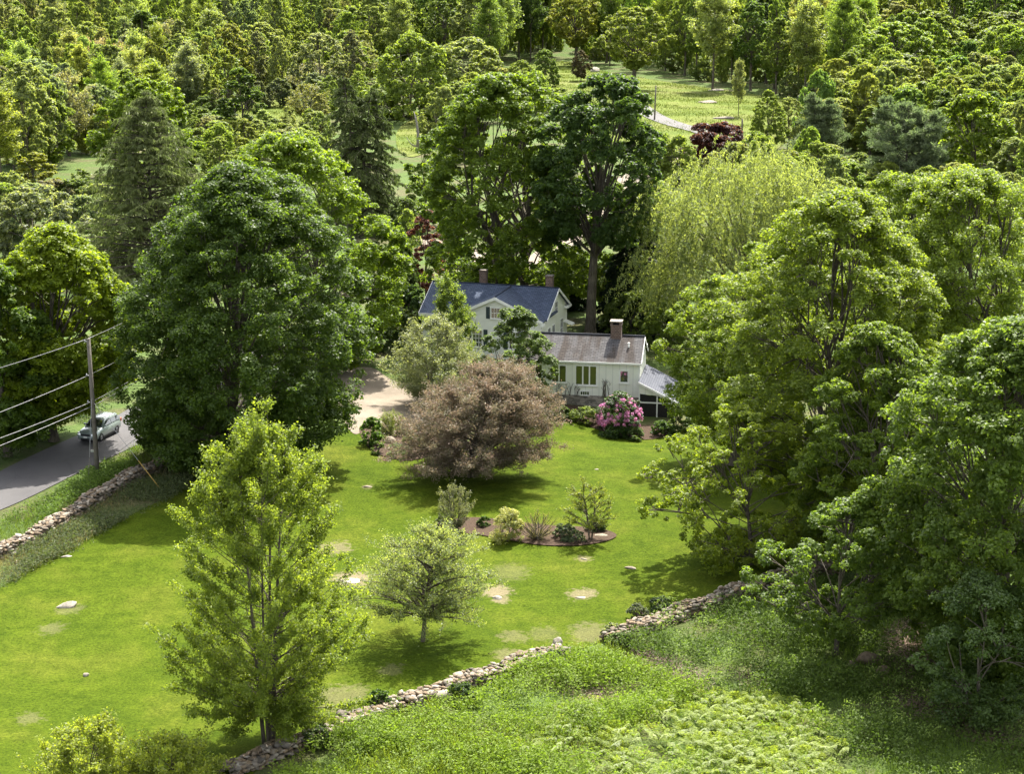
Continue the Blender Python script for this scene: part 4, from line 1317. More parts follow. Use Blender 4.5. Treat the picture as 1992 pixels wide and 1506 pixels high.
hero('broad', "walnut_tree", (1730,1130), 640, 1520, 1900, (0.120,0.170,0.026), "broad leaved tree in front of the many stemmed right tree", 39, None, zb=.08, prof='egg', nb=190, br=.165, stems=2, trunk_r=.25, nc=8, nl=98, leaf=.20, twigs=True, fill=.5, lump=.5)
hero('broad', "walnut_tree", (1462,1100), 800, 1282, 1610, (0.165,0.210,0.024), "low sunlit tree with hanging branches at the right of the lawn", 35, "the low sunlit tree at the lawn edge", zb=.05, prof='egg', nb=150, br=.15, trunk_r=.15, nc=7, nl=46, leaf=.19, twigs=True, fill=.6, lump=.7)
hero('broad', "maple_tree", (1950,1310), 640, 1700, 2230, (0.110,0.160,0.028), "big dark maple hanging over the shaded bottom right corner", 34, "the big dark maple in the right corner", zb=.04, prof='egg', nb=360, nc=9, nl=66, leaf=.23, br=.17, lump=.4, trunk_r=.3, twigs=True, fill=.55)
hero('broad', "walnut_tree", (1625,1275), 980, 1500, 1790, (0.100,0.150,0.025), "small shaded leafy tree above the dark boulder heap", 36, "the small shaded tree", zb=.2, prof='egg', nb=90, nc=8, nl=46, leaf=.2, br=.19, lump=.6, trunk_r=.14, twigs=True, fill=.6)
hero('broad', "maple_tree", (1905,1410), 1130, 1760, 2060, (0.065,0.105,0.024), "dark low maple sapling in the bottom right shade", 37, None, zb=.1, prof='egg', nb=34, nc=12, nl=70, leaf=.16, br=.3, trunk_r=.12, mat=GLOSSY_LEAF)
hero('broad', "maple_tree", (335,885), 745, 272, 420, (.068,.108,.020), "low boughs of the huge dark maple beside the road, built as a small tree", 61, None, zb=.03, nb=70, nc=10, nl=70, leaf=.22, br=.26, trunk_r=.1)  # the maple's low boughs, built as a small separate tree
# willow
b, H, Rr, lx = fit((1440,690), 300, 1240, 1662)
ellipse(b.x, b.y, H, Rr); PLACED.append((b.x, b.y, Rr * .8))
cm, tm = willow(41, H, Rr * 1.0, 3200, 36, .30)
plant("willow_tree", cm, tm, b.x + .6, b.y, (0.168,0.200,0.088), "broad yellow green weeping willow right of the farmhouse"); LANDMARKS.append(("the weeping willow", 1430, 470))
# conifers
def hero_con(name, base, top, left, right, color, label, landmark, seed, zb=.05, **kw):
    b, H, Rr, lx = fit(base, top, left, right)
    ellipse(b.x, b.y, H, Rr * .8); PLACED.append((b.x, b.y, Rr * .8))
    cm, tm = conifer(seed, H, Rr, zb * H, **kw)
    plant(name, cm, tm, b.x, b.y, color, label)
    if landmark: LANDMARKS.append((landmark, (left + right) / 2, (top + base[1]) / 2))
hero_con("spruce_tree", (300,560), 178, 120, 490, (0.145,0.162,0.060), "broad thin needled spruce with visible trunk at the upper left", "the broad thin spruce", 42, nw=62, per=7, droop=.05, lift=.16, tw=14, nq=12, needle=.55, irregular=.22, wide=.10, prof=lambda t: (1 - t) ** .62)
hero_con("spruce_tree", (700,450), 146, 578, 815, (0.095,0.115,0.038), "dark drooping spruce with two tops above the bright maple", "the dark drooping spruce", 43, nw=50, per=7, droop=.35, tw=13, nq=13, needle=.55, tops=2, irregular=.25, wide=.12, prof=lambda t: (1 - t) ** .55 * .95)
hero_con("arborvitae_tree", (778,620), 445, 744, 812, (0.087,0.119,0.028), "narrow arborvitae left of the farmhouse roof", None, 44, nw=40, per=6, droop=.1, tw=10, nq=10, needle=.4, wide=.16, prof=lambda t: np.sin(np.pi * t ** .7) ** .6 + .1)
hero_con("pine_tree", (1592,345), 186, 1524, 1664, (0.150,0.175,0.095), "bluish white pine left of its twin at the upper right", "the left bluish pine", 45, nw=24, per=6, lift=.25, droop=0, tw=12, nq=16, needle=.75, pine=True, wide=.085, irregular=.25, prof=lambda t: (1 - t) ** .62 * (.55 + .45 * np.minimum(1, t * 4)), tops=2, zb=.1)
hero_con("pine_tree", (1760,395), 192, 1656, 1856, (0.155,0.182,0.100), "larger bluish white pine with several upright limbs at the upper right", "the larger bluish pine", 46, nw=26, per=7, lift=.3, droop=0, tw=12, nq=16, needle=.8, pine=True, wide=.085, tops=3, irregular=.25, prof=lambda t: (1 - t) ** .5 * (.6 + .4 * np.minimum(1, t * 4)), zb=.06)
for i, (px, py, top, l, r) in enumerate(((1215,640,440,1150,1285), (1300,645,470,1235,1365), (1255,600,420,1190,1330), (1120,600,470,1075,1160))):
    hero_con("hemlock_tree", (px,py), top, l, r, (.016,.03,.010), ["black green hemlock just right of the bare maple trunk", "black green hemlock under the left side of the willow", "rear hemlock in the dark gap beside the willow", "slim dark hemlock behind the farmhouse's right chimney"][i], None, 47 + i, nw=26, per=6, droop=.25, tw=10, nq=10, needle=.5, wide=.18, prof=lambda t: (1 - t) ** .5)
# small trees round the house
hero('broad', "japanese_maple", (832,590), 414, 786, 876, (0.140,0.055,0.052), "red leaved japanese maple left of the farmhouse roof", 51, "the red japanese maple", zb=.15, prof='egg', nb=40, nc=10, nl=70, leaf=.22, br=.28, up=.8)
hero('branchy', "birch_tree", (884,760), 550, 832, 920, (0.136,0.183,0.048), "slender light green birch in front of the farmhouse roof", 52, "the slender birch", zb=.3, prof='egg', npri=60, nsub=8, nl=52, leaf=.17, rise=.6, stems=2, trunk_r=.12, clump=.36, trunk_h=.3)
hero('branchy', "crabapple_tree", (843,790), 628, 752, 938, (0.210,0.225,0.140), "pale silvery leaved tree in front of the farmhouse's left side", 53, "the pale silvery tree", zb=.12, prof='egg', npri=110, nsub=8, nl=50, leaf=.15, rise=.45, stems=2, trunk_r=.14, clump=.42, trunk_h=.3, mat=GLOSSY_LEAF)
hero('broad', "dogwood_tree", (1010,805), 604, 940, 1080, (0.105,0.151,0.045), "rounded dogwood standing between the farmhouse and the cottage", 54, "the dogwood between the houses", zb=.14, prof='egg', nb=52, nc=12, nl=66, leaf=.18, br=.27, twigs=True, fill=.6, up=.9, trunk_r=.14, stems=2)
hero('broad', "burgundy_maple", (1395,322), 246, 1334, 1457, (0.072,0.028,0.032), "round burgundy leaved maple beside the far meadow", 55, "the round burgundy maple", zb=.05, prof='dome', nb=34, nc=11, nl=80, leaf=.4, br=.3)
for i, (px, py, top, l, r) in enumerate(((905,560,508,868,945), (975,555,515,940,1015), (1060,560,520,1030,1090))):
    hero('broad', "hedge_shrub", (px,py), top, l, r, (.085,.13,.015), ["yellow green shrub behind the farmhouse's left chimney", "low yellow green shrub behind the middle of the farmhouse ridge", "green shrub behind the farmhouse's right chimney"][i], 56 + i, zb=0.02, prof='dome', nb=16, nc=9, nl=60, leaf=.25, br=.36)
hero('broad', "small_tree", (830,440), 268, 785, 880, (0.131,0.188,0.032), "loose yellow green tree in the gap left of the tall maple", 59, None, zb=.08, nb=30, nc=10, nl=60, leaf=.3, br=.3)
hero('broad', "small_tree", (895,545), 470, 868, 925, (0.072,0.127,0.022), "small dark tree with thin trunks behind the farmhouse", 60, None, zb=.4, nb=18, nc=9, nl=60, leaf=.28, br=.36, stems=2)
# ---------------------------------------------------------------- background trees
def lib(f, *a, **k): return f(*a, **k)
KIND = {
 'oval':  [lib(broad, 100+i, 14, 5.0, 2.0, 'egg', 95, 8, 66, .34, .20, lump=.5, fill=.4) for i in range(3)],
 'round': [lib(broad, 110+i, 10, 5.2, .6, 'dome', 90, 8, 66, .32, .20, lump=.5, fill=.35) for i in range(3)],
 'tall':  [lib(broad, 120+i, 20, 5.2, 6.5, 'egg', 100, 8, 64, .35, .19, lump=.5, trunk_r=.28, fill=.55) for i in range(3)],
 'col':   [lib(broad, 130+i, 12, 2.7, 1.0, 'col', 70, 8, 62, .29, .26, lump=.4, fill=.4) for i in range(3)],
 'shrub': [lib(broad, 140+i, 4.5, 3.2, .1, 'dome', 60, 8, 60, .22, .22, lump=.4, fill=.35) for i in range(2)],
 'thin':  [lib(branchy, 150+i, 17, 3.2, 6.5, 'egg', 70, 6, 42, .34, .6, 1, trunk_r=.2, clump=.6) for i in range(3)],
 'brown': [lib(branchy, 160+i, 12, 3.8, 2.5, 'vase', 70, 6, 24, .30, .6, 2, trunk_r=.16, clump=.5) for i in range(2)],
 'vase':  [lib(broad, 170, 17, 6.2, 4.6, 'vase', 120, 8, 66, .34, .17, lump=.4, trunk_r=.42, stems=1, fill=.5)],
}
NATIVE = {'oval': (14, 5.0), 'round': (10, 5.2), 'tall': (20, 5.2), 'col': (12, 2.7), 'shrub': (4.5, 3.2), 'thin': (17, 3.2), 'brown': (12, 3.8), 'vase': (17, 6.2)}
rngb = np.random.default_rng(77)
def jitter(c, k=.16):
    s = rngb.uniform(1 - k, 1 + k)
    return tuple(float(v * s * rngb.uniform(1 - k * .5, 1 + k * .5)) for v in c)

def bg(kind, x, y, H, Rr, color, label, name, cat="tree", group=None):
    cm, tm = KIND[kind][int(rngb.integers(len(KIND[kind])))]
    h0, r0 = NATIVE[kind]
    sx = Rr / r0
    PLACED.append((x, y, Rr)); ellipse(x, y, H, Rr)
    return plant(name, cm, tm, x, y, color, label, cat, group, float(rngb.uniform(0, 6.28)), sx, scz=H / h0)

SPEC = [  # kind, base, top, left, right, colour, name, label, landmark
 ('oval',(60,335),128,10,130,PALE,"young_tree","tall light green young tree at the upper left edge",None),
 ('col',(105,325),165,80,160,BRIGHT,"young_tree","narrow bright young tree beside the left wet clearing",None),
 ('oval',(15,320),190,-40,70,BRIGHT,"young_tree","bushy bright young tree at the left picture edge above the spruce",None),
 ('oval',(110,178),18,72,150,PALE,"young_tree","pale young tree in the upper left corner","the pale tree in the upper left corner"),
 ('oval',(160,150),8,128,190,YELLOWG,"young_tree","yellow green tree near the top left of the picture",None),
 ('brown',(185,205),75,138,222,(0.220,0.185,0.125),"budding_tree","pinkish brown budding tree at the upper left","the pinkish brown budding tree"),
 ('brown',(240,208),84,205,280,(0.210,0.175,0.120),"budding_tree","second pinkish brown budding tree just right of the first",None),
 ('brown',(322,150),92,300,345,(0.200,0.170,0.115),"budding_tree","small pinkish budding tree left of the grey shrubs",None),
 ('oval',(282,160),24,226,342,MIDG,"broadleaf_tree","mid green tree between budding trees at the upper left","the mid green upper left tree"),
 ('oval',(365,148),68,338,392,MIDG,"broadleaf_tree","small dark green tree right of the mid green upper left tree",None),
 ('round',(388,188),138,364,412,BRIGHT,"young_tree","small round bright tree left of the grey green shrubs",None),
 ('col',(470,278),134,428,514,(0.085,0.130,0.028),"broadleaf_tree","dark green upright tree standing in the left clearing","the upright tree in the clearing"),
 ('oval',(398,255),188,368,428,MIDG,"broadleaf_tree","small tree left of the upright tree in the clearing",None),
 ('round',(292,345),160,196,384,(0.130,0.185,0.020),"maple_tree","bright round maple behind the broad thin spruce",None),
 ('col',(72,405),298,30,118,(0.190,0.205,0.030),"young_tree","yellow green young tree left of the broad thin spruce","the yellow young tree at the left"),
 ('round',(800,235),70,712,858,BRIGHT,"broadleaf_tree","large round bright tree above the dark drooping spruce","the large round bright tree"),
 ('round',(915,195),78,846,988,PALE,"broadleaf_tree","pale wide tree left of the far meadow","the pale wide tree"),
 ('oval',(878,110),12,842,918,BRIGHT,"broadleaf_tree","bright tree near the top centre of the picture","the bright top centre tree"),
 ('round',(798,118),48,764,836,BRIGHT,"broadleaf_tree","rounded tree behind the large round bright tree",None),
 ('round',(1060,168),99,1032,1088,MIDG,"broadleaf_tree","small round green tree at the left of the far meadow","the small round meadow tree"),
 ('vase',(1120,128),-18,1078,1178,(0.200,0.215,0.050),"broadleaf_tree","leaning yellow green tree at the back of the far meadow","the leaning meadow tree"),
 ('vase',(1233,175),16,1170,1292,(0.175,0.210,0.050),"broadleaf_tree","lone spreading tree standing in the far meadow","the lone meadow tree"),
 ('thin',(1386,176),-30,1340,1425,PALE,"forest_tree","tall thin leaved tree with bare trunk behind the far meadow","the tall thin meadow tree"),
 ('tall',(1490,162),-12,1448,1540,(0.055,0.090,0.026),"forest_tree","dark green tall tree with forked trunk behind the far meadow","the dark forked tree"),
 ('thin',(1566,190),8,1530,1605,PALE,"forest_tree","tall thin tree with bare trunk right of the dark forked tree",None),
 ('tall',(1646,182),22,1605,1690,BRIGHT,"forest_tree","tall green tree with leaning trunk right of the far meadow",None),
 ('thin',(1436,226),120,1424,1450,(.165,.185,.09),"sapling_tree","thin pale sapling standing in the far meadow",None),
 ('oval',(1492,296),178,1458,1526,BRIGHT,"broadleaf_tree","bright green upright tree right of the round burgundy maple","the bright tree by the burgundy maple"),
 ('oval',(1532,290),192,1508,1562,PALE,"broadleaf_tree","lighter tree just left of the left bluish pine",None),
 ('round',(1890,385),188,1806,1985,(0.130,0.180,0.020),"maple_tree","bright round maple right of the larger bluish pine","the bright maple at the right"),
 ('round',(1738,250),122,1672,1808,PALE,"broadleaf_tree","pale round tree behind the two bluish pines","the pale tree behind the pines"),
 ('round',(1592,380),284,1552,1632,PALE,"broadleaf_tree","pale small tree between the willow and the left pine",None),
 ('col',(1692,300),206,1660,1722,YELLOWG,"broadleaf_tree","yellow green tree showing between the two bluish pines",None),
 ('shrub',(1478,330),280,1448,1510,YELLOWG,"shrub","yellow green shrub right of the round burgundy maple",None),
 ('round',(860,280),172,820,902,PALE,"broadleaf_tree","pale bushy tree left of the tall maple behind the farmhouse",None),
 ('brown',(600,250),165,560,640,(.14,.145,.06),"broadleaf_tree","pale feathery tree left of the dark drooping spruce",None),
 ('col',(655,120),18,630,690,PALE,"broadleaf_tree","pale upright tree near the top left of centre",None),
 ('tall',(560,118),-20,520,600,BRIGHT,"broadleaf_tree","tall light tree at the top left of centre",None),
 ('oval',(1130,158),98,1108,1146,(.075,.062,.035),"conifer_tree","small brownish conifer at the back of the far meadow",None),
]
for (k, base, top, l, r, c, nm, lab, lm) in SPEC:
    b, H, Rr, lx = fit(base, top, l, r)
    bg(k, b.x, b.y, H, Rr, c, lab, nm, "shrub" if nm == "shrub" else "tree")
    if lm: LANDMARKS.append((lm, (l + r) / 2, (top + base[1]) / 2))
for i, (x, y, w) in enumerate(((430,150,58),(470,128,54),(515,150,60),(552,128,62),(600,122,56),(545,185,54),(640,135,54),(500,190,50),(405,165,46),(590,165,50))):
    b, H, Rr, lx = fit((x, y + 22), y - 30, x - w / 2, x + w / 2)
    bg('shrub', b.x, b.y, H, Rr * 1.1, jitter((.105,.125,.072), .08), ["leftmost but one", "upper left", "middle left", "top middle", "upper right", "tall dark based", "rightmost", "lowest", "leftmost", "lower right"][i] + " grey green shrub in the row above the left clearing", "willow_shrub", "shrub", "grey green shrubs above the left clearing")
for i, (x, y, t, w, c) in enumerate(((70,500,372,180,GREY), (20,420,340,90,PALE), (150,470,395,100,GREY), (200,420,360,90,PALE))):
    b, H, Rr, lx = fit((x, y), t, x - w / 2, x + w / 2)
    bg('shrub', b.x, b.y, H, Rr, c, ["broad grey green shrub above the sunlit maple at the left", "pale shrub at the left edge above the broad grey one", "grey shrub between the sunlit maple and the spruce", "pale shrub at the left foot of the broad thin spruce"][i], "shrub", "shrub")

# dead snag and thin dead pine
sb = P(812, 296); m = MB()
h = z_at(sb.y, 216) - sb.z
m.tube([(0,0,-.3), (.15,0,h*.45), (-.1,0,h*.75), (-.55,0,h)], [.28,.22,.16,.05], 8); m.tube([(.1,0,h*.1), (-1.2,0,h*.22), (-1.9,0,h*.38)], [.12,.08,.03], 6)
o = m.build("dead_snag", simple("bleached_wood", (.2,.18,.16), .85, .2, .3, 3)); o.location = sb
tag(o, "bare dead tree snag standing in the gap right of the drooping spruce", "tree")
sb = P(707, 130); w = Wood(); h = z_at(sb.y, 22) - sb.z
w.curve((0,0,-.3), (0,0,h*.5), (.1,0,h), .16, .03, 8, 6)
rr = np.random.default_rng(5)
for i in range(22):
    z = h * rr.uniform(.45, .98); a = rr.uniform(0, 6.28); l = rr.uniform(.8, 2.2)
    w.curve((0,0,z), (math.cos(a)*l*.5, math.sin(a)*l*.5, z+.1), (math.cos(a)*l, math.sin(a)*l, z+rr.uniform(-.2,.6)), .04, .01, 3, 4)
o = link(bpy.data.objects.new("dead_pine", w.mesh("dead_pine"))); o.location = sb
tag(o, "thin dead pine with bare twigs near the top left of centre", "tree")

# zones filled with woodland
Z_KEEP = [MEADOW_W, M2_W, M3_W, M4_W]
def free(x, y, r):
    for z in Z_KEEP:
        if inside(z, np.array([x]), np.array([y]))[0]: return False
    for (a, b, c) in PLACED:
        if (a - x) ** 2 + (b - y) ** 2 < ((.48 if y < 420 else .6) * (c + r)) ** 2: return False
    return True
ZONES = [  # pixel polygon of the ground, attempts, [(kind, weight)], colours, height range, radius range, phrase
 ([(-120,60),(420,70),(700,100),(720,190),(600,235),(330,250),(-120,420)], 900, [('col',5),('oval',3),('round',1),('thin',2),('shrub',2),('brown',1)], [PALE,BRIGHT,YELLOWG,PALE,GREY], (8,16), (2.8,5.2), "in the upper left thicket"),
 ([(-200,-60),(700,-60),(720,95),(420,66),(-200,58)], 900, [('oval',2),('tall',4),('col',3),('thin',3),('brown',1)], [MIDG,BRIGHT,PALE,YELLOWG,DARKG], (13,20), (3.8,6.4), "in the woods along the top left"),
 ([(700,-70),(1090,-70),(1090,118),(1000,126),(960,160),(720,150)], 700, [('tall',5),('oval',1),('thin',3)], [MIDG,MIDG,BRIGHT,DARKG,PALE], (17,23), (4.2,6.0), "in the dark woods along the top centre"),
 ([(1090,-70),(1680,-70),(1680,205),(1560,190),(1450,176),(1300,150),(1180,128),(1090,112)], 900, [('thin',5),('tall',4),('col',1)], [PALE,BRIGHT,MIDG,YELLOWG,BRIGHT], (16,22), (3.4,5.0), "in the tall wood behind the far meadow"),
 ([(1000,100),(1100,96),(1300,118),(1450,150),(1640,175),(1700,205),(1560,192),(1450,172),(1300,146),(1180,124),(1090,106),(1010,122)], 300, [('shrub',5),('col',2)], [PALE,BRIGHT,YELLOWG,MIDG], (4,9), (2.2,3.6), "along the back edge of the far meadow"),
 ([(1640,-60),(2180,-60),(2180,230),(1820,235),(1660,200)], 1000, [('oval',4),('round',4),('tall',1)], [PALE,BRIGHT,MIDG,YELLOWG,BRIGHT], (11,18), (4.6,7.8), "in the wooded slope at the top right"),
 ([(1640,215),(2180,235),(2180,420),(1980,420),(1860,330),(1700,300),(1570,290)], 500, [('round',3),('oval',3),('col',1)], [PALE,BRIGHT,MIDG,YELLOWG], (8,13), (3.2,4.8), "in the wood right of the pines"),
 ([(720,150),(960,160),(1040,190),(1120,250),(1050,300),(860,320),(880,240),(740,240)], 300, [('round',3),('shrub',4)], [PALE,YELLOWG,BRIGHT], (4,8), (2.2,4.0), "left of the far meadow"),
 ([(-120,430),(110,520),(300,600),(460,640),(540,600),(560,430),(400,370),(200,400)], 300, [('shrub',4),('round',2)], [MIDG,BRIGHT,GREY], (3,7), (2.2,3.8), "behind the huge dark maple"),
 ([(300,265),(420,245),(440,260),(520,275),(600,270),(620,210),(720,195),(745,330),(560,430),(400,370)], 260, [('shrub',4),('round',2),('col',2)], [PALE,BRIGHT,YELLOWG,GREY], (3.5,8), (2.2,3.8), "round the left clearing"),
 ([(640,420),(800,440),(800,640),(730,680),(640,600)], 120, [('shrub',3),('col',1)], [DARKG,MIDG], (3,7), (2.0,3.2), "left of the farmhouse"),
 ([(1090,480),(1380,440),(1600,440),(1750,560),(1700,700),(1500,720),(1300,690),(1180,640)], 200, [('shrub',4),('round',2)], [DARKG,MIDG,BRIGHT], (3,8), (2.2,3.8), "around the foot of the willow"),
 ([(1240,330),(1330,350),(1560,350),(1700,380),(1900,420),(2100,430),(2100,520),(1700,480),(1400,400)], 200, [('round',3),('shrub',3)], [PALE,BRIGHT,YELLOWG], (4,9), (2.5,4.2), "behind the willow"),
 ([(-200,850),(-60,830),(60,800),(180,770),(200,735),(-200,700)], 160, [('shrub',5)], [DARKG,(.03,.05,.014)], (1.6,3.2), (1.2,2.2), "in the deep shade beyond the road"),  # extra dark leaf tones carry the deep shade
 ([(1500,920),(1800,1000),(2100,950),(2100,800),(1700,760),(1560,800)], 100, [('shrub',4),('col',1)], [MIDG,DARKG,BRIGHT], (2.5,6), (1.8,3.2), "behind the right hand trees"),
]
NAMES = {'oval': ("broadleaf_tree","tree"), 'col': ("young_tree","tree"), 'round': ("broadleaf_tree","tree"), 'shrub': ("shrub","shrub"), 'brown': ("budding_tree","tree"), 'tall': ("forest_tree","tree"), 'thin': ("forest_tree","tree")}
CAND = []
for zi, (pix, tries, kinds, cols, hr, rr_, phrase) in enumerate(ZONES):
    W_ = [tuple(P(*q)[:2]) for q in pix]
    lo = np.min(W_, 0); hi = np.max(W_, 0)
    ks = [k for k, n in kinds for _ in range(n)]
    for _ in range(tries * 3):
        x, y = rngb.uniform(lo, hi)
        if y > 660 or abs(x) > .285 * y + 14 or not inside(W_, np.array([x]), np.array([y]))[0]: continue
        k = ks[int(rngb.integers(len(ks)))]
        Rr = rngb.uniform(*rr_); H = rngb.uniform(*hr)
        if k == 'shrub': H = min(H, 5.5) * .8; Rr = min(Rr, 3.4)
        if k in ('col',): Rr *= .62
        if k in ('thin',): Rr *= .8
        if y > 500: H *= 1.25
        if not free(x, y, Rr): continue
        PLACED.append((x, y, Rr))
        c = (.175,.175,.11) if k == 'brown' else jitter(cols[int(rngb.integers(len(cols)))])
        CAND.append((zi, k, x, y, H, Rr, c, phrase))
# nearest ones are things of their own, the rest far behind one mass
CAND.sort(key=lambda q: q[3])
for i, q in enumerate(CAND):
    ellipse(q[2], q[3], q[4], q[5], i)
seen = np.full((252, 333), -2, np.int32)                  # which crown comes first along each line of sight
gyy, gxx = np.mgrid[0:252, 0:333]
for (d, ex, ey, erx, ery, who) in sorted(ELL, key=lambda e: e[0]):
    m_ = (((gxx - ex) / max(erx, .3)) ** 2 + ((gyy - ey) / max(ery, .3)) ** 2 < 1) & (seen == -2)
    seen[m_] = -1 if who is None else who
cnt = np.bincount(seen[seen >= 0], minlength=len(CAND))
TREES = sorted([i for i, q in enumerate(CAND) if q[1] != 'shrub'], key=lambda i: -cnt[i])
NEAR = [CAND[i] for i in TREES[:228]]
FAR = [CAND[i] for i in TREES[228:] if cnt[i] > 0 or CAND[i][3] > 430]
SHRUBS = [q for i, q in enumerate(CAND) if q[1] == 'shrub' and cnt[i] > 2]
def shade_word(c):
    v = c[1]
    if c[0] > c[1]: return "pinkish"
    if c[2] > .045: return "greyish"
    return "dark" if v < .066 else "mid green" if v < .095 else "bright" if c[0] < .085 else "pale"
FORM = {'oval': "oval tree", 'col': "narrow tree", 'round': "rounded tree", 'shrub': "shrub", 'brown': "budding tree", 'tall': "tall tree", 'thin': "thin trunked tree"}
buckets = {}
for q in NEAR + SHRUBS:
    zi, k, x, y, H, Rr, c, phrase = q
    px, py = project((x, y, float(tz(x, y)) + H * .7))
    best = min(LANDMARKS, key=lambda l: math.hypot(l[1] - px, (l[2] - py) * 1.6))
    dx, dy = px - best[1], (py - best[2])
    rel = ("left of" if dx < 0 else "right of") if abs(dx) > abs(dy) * .9 else ("above" if dy < 0 else "below")
    buckets.setdefault((shade_word(c), k, rel, best[0]), []).append((math.hypot(dx, dy), q))
ORD = ["", "second ", "third ", "fourth ", "fifth ", "sixth ", "seventh ", "eighth ", "ninth ", "tenth ", "eleventh ", "twelfth ", "thirteenth ", "fourteenth ", "fifteenth ", "sixteenth ", "seventeenth ", "eighteenth ", "nineteenth ", "twentieth "]
for (sh, k, rel, lm), L_ in buckets.items():
    L_.sort(key=lambda t: t[0])
    for i, (_, (zi, kk, x, y, H, Rr, c, phrase)) in enumerate(L_):
        far_ = "" if len(L_) == 1 else ", nearest" if i == 0 else ", " + ORD[min(i, 19)] + "nearest"
        lab = sh + " " + FORM[k] + " " + rel + " " + lm + far_
        nm, cat = NAMES[k]
        PLACED.append((x, y, Rr))
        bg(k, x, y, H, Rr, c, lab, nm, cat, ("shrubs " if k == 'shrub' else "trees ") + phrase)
# the far wood as one mass
if FAR:
    V, T, WV, WF, nbv = [], [], [], [], 0
    tmp = [broad(180 + i, 14, 5, 2, 'egg', 30, 8, 26, .6, .30) for i in range(3)]
    arr = []
    for cm, tm in tmp:
        v = np.empty(len(cm.vertices) * 3, np.float32); cm.vertices.foreach_get("co", v)
        t = np.empty(len(cm.polygons), np.float32); cm.attributes["tint"].data.foreach_get("value", t)
        arr.append((v.reshape(-1, 3), t))
    for (zi, k, x, y, H, Rr, c, phrase) in FAR:
        v, t = arr[int(rngb.integers(3))]
        a = rngb.uniform(0, 6.28); ca, sa = math.cos(a), math.sin(a)
        q = v * np.array([Rr / 5, Rr / 5, H / 14])
        q = np.stack([q[:, 0]*ca - q[:, 1]*sa + x, q[:, 0]*sa + q[:, 1]*ca + y, q[:, 2] + float(tz(x, y))], 1)
        V.append(q); T.append(np.clip(t * .8 + rngb.uniform(-.15, .35), 0, 1))
    V = np.concatenate(V)
    o = link(bpy.data.objects.new("distant_forest", raw_mesh("distant_forest", V, np.arange(len(V), dtype=np.int32).reshape(-1, 4), 4, LEAF, np.concatenate(T))))
    o.color = (.15, .195, .05, 1)
    tag(o, "far mass of treetops along the top edge of the picture", "forest", kind="stuff")

# ---------------------------------------------------------------- garden plants
def shrub_at(kind, name, base, top, l, r, color, label, seed, cat="shrub", leaf=.09, nb=18, nc=9, nl=60, mat=None, prof='dome', **kw):
    b, H, Rr, lx = fit(base, top, l, r)
    if kind == 'broad':
        cm, tm = broad(seed, H, Rr, .03 * H, prof, nb, nc, nl, leaf, .36, trunk_r=.04, stems=3, mat=mat, **kw)
    else:
        cm, tm = branchy(seed, H, Rr, .06 * H, prof, nb, nc, nl, leaf, kw.pop('rise', .8), kw.pop('stems', 4), trunk_r=.035, clump=kw.pop('clump', .12), trunk_h=.08, mat=mat, **kw)
    return plant(name, cm, tm, b.x, b.y, color, label, cat, names=("foliage", "stems"))
rh = shrub_at('broad', "rhododendron_shrub", (1205,842), 768, 1162, 1249, (0.058,0.098,0.033), "rhododendron covered in pink blossom in front of the cottage", 201, leaf=.15, nb=34, nc=11, nl=40, mat=GLOSSY_LEAF, prof='egg')
b, H, Rr, lx = fit((1205,842), 768, 1162, 1249)
rg = np.random.default_rng(9); fl = Leaves()
n = 300
az = rg.uniform(0, 6.28, n); t = rg.uniform(.1, .98, n)
rr_ = np.sin(np.pi * t ** .72) ** .62 * Rr * rg.uniform(.82, 1.06, n)
C = np.stack([rr_ * np.cos(az), rr_ * np.sin(az), .05 * H + H * .97 * t], 1)
C = C[(C[:, 1] < Rr * .5) & (rg.random(n) < 1.15 - .35 * t)]
d = unit(rg.normal(size=(len(C), 70, 3)) + np.array([0, 0, .3])); pos = C[:, None] + d * .15 * rg.uniform(.7, 1.1, (len(C), 70, 1))
fl.add(leaf_quads(pos.reshape(-1, 3), d.reshape(-1, 3) + rg.normal(size=(len(C) * 70, 3)) * .3, np.full(len(C) * 70, .085), np.full(len(C) * 70, .075), rg), (rg.random((len(C), 1)) * .6 + .4 * rg.random((len(C), 70))).ravel())
fo = link(bpy.data.objects.new("blossom", fl.mesh("blossom", PETAL)), rh); fo.color = (.70, .31, .54, 1)
shrub_at('broad', "low_shrub", (1135,822), 796, 1105, 1165, (0.111,0.150,0.026), "low yellow green shrub left of the pink rhododendron", 202, leaf=.12, nl=40)
shrub_at('broad', "low_shrub", (1090,815), 795, 1070, 1112, (0.065,0.104,0.023), "low dark shrub at the left end of the cottage bed", 203, leaf=.12, nl=40)
shrub_at('broad', "low_shrub", (1195,852), 832, 1168, 1222, (0.058,0.101,0.026), "low dark shrub under the pink rhododendron", 204, leaf=.12, nl=40)
shrub_at('broad', "low_shrub", (1232,856), 834, 1212, 1254, (0.085,0.124,0.039), "low shrub between the rhododendron and the porch", 205, leaf=.12, nl=40)
shrub_at('broad', "low_shrub", (1290,846), 822, 1268, 1318, (0.065,0.111,0.026), "low fern like shrub below the screened porch", 206, leaf=.14, nl=36)
shrub_at('broad', "low_shrub", (1320,838), 790, 1300, 1350, (0.098,0.143,0.039), "upright shrub at the right corner of the porch", 207, leaf=.14, nl=36)
shrub_at('branchy', "butterfly_bush", (886,1036), 945, 850, 924, (0.137,0.150,0.101), "tall grey green bush at the left of the island bed", 208, leaf=.085, nb=60, nc=6, nl=26, prof='vase', clump=.16)
shrub_at('broad', "variegated_shrub", (986,1054), 993, 948, 1016, (0.300,0.305,0.140), "dense cream and green ball shaped shrub in the island bed", 209, leaf=.075, nb=34, nc=12, nl=50, prof='dome', lump=.05)
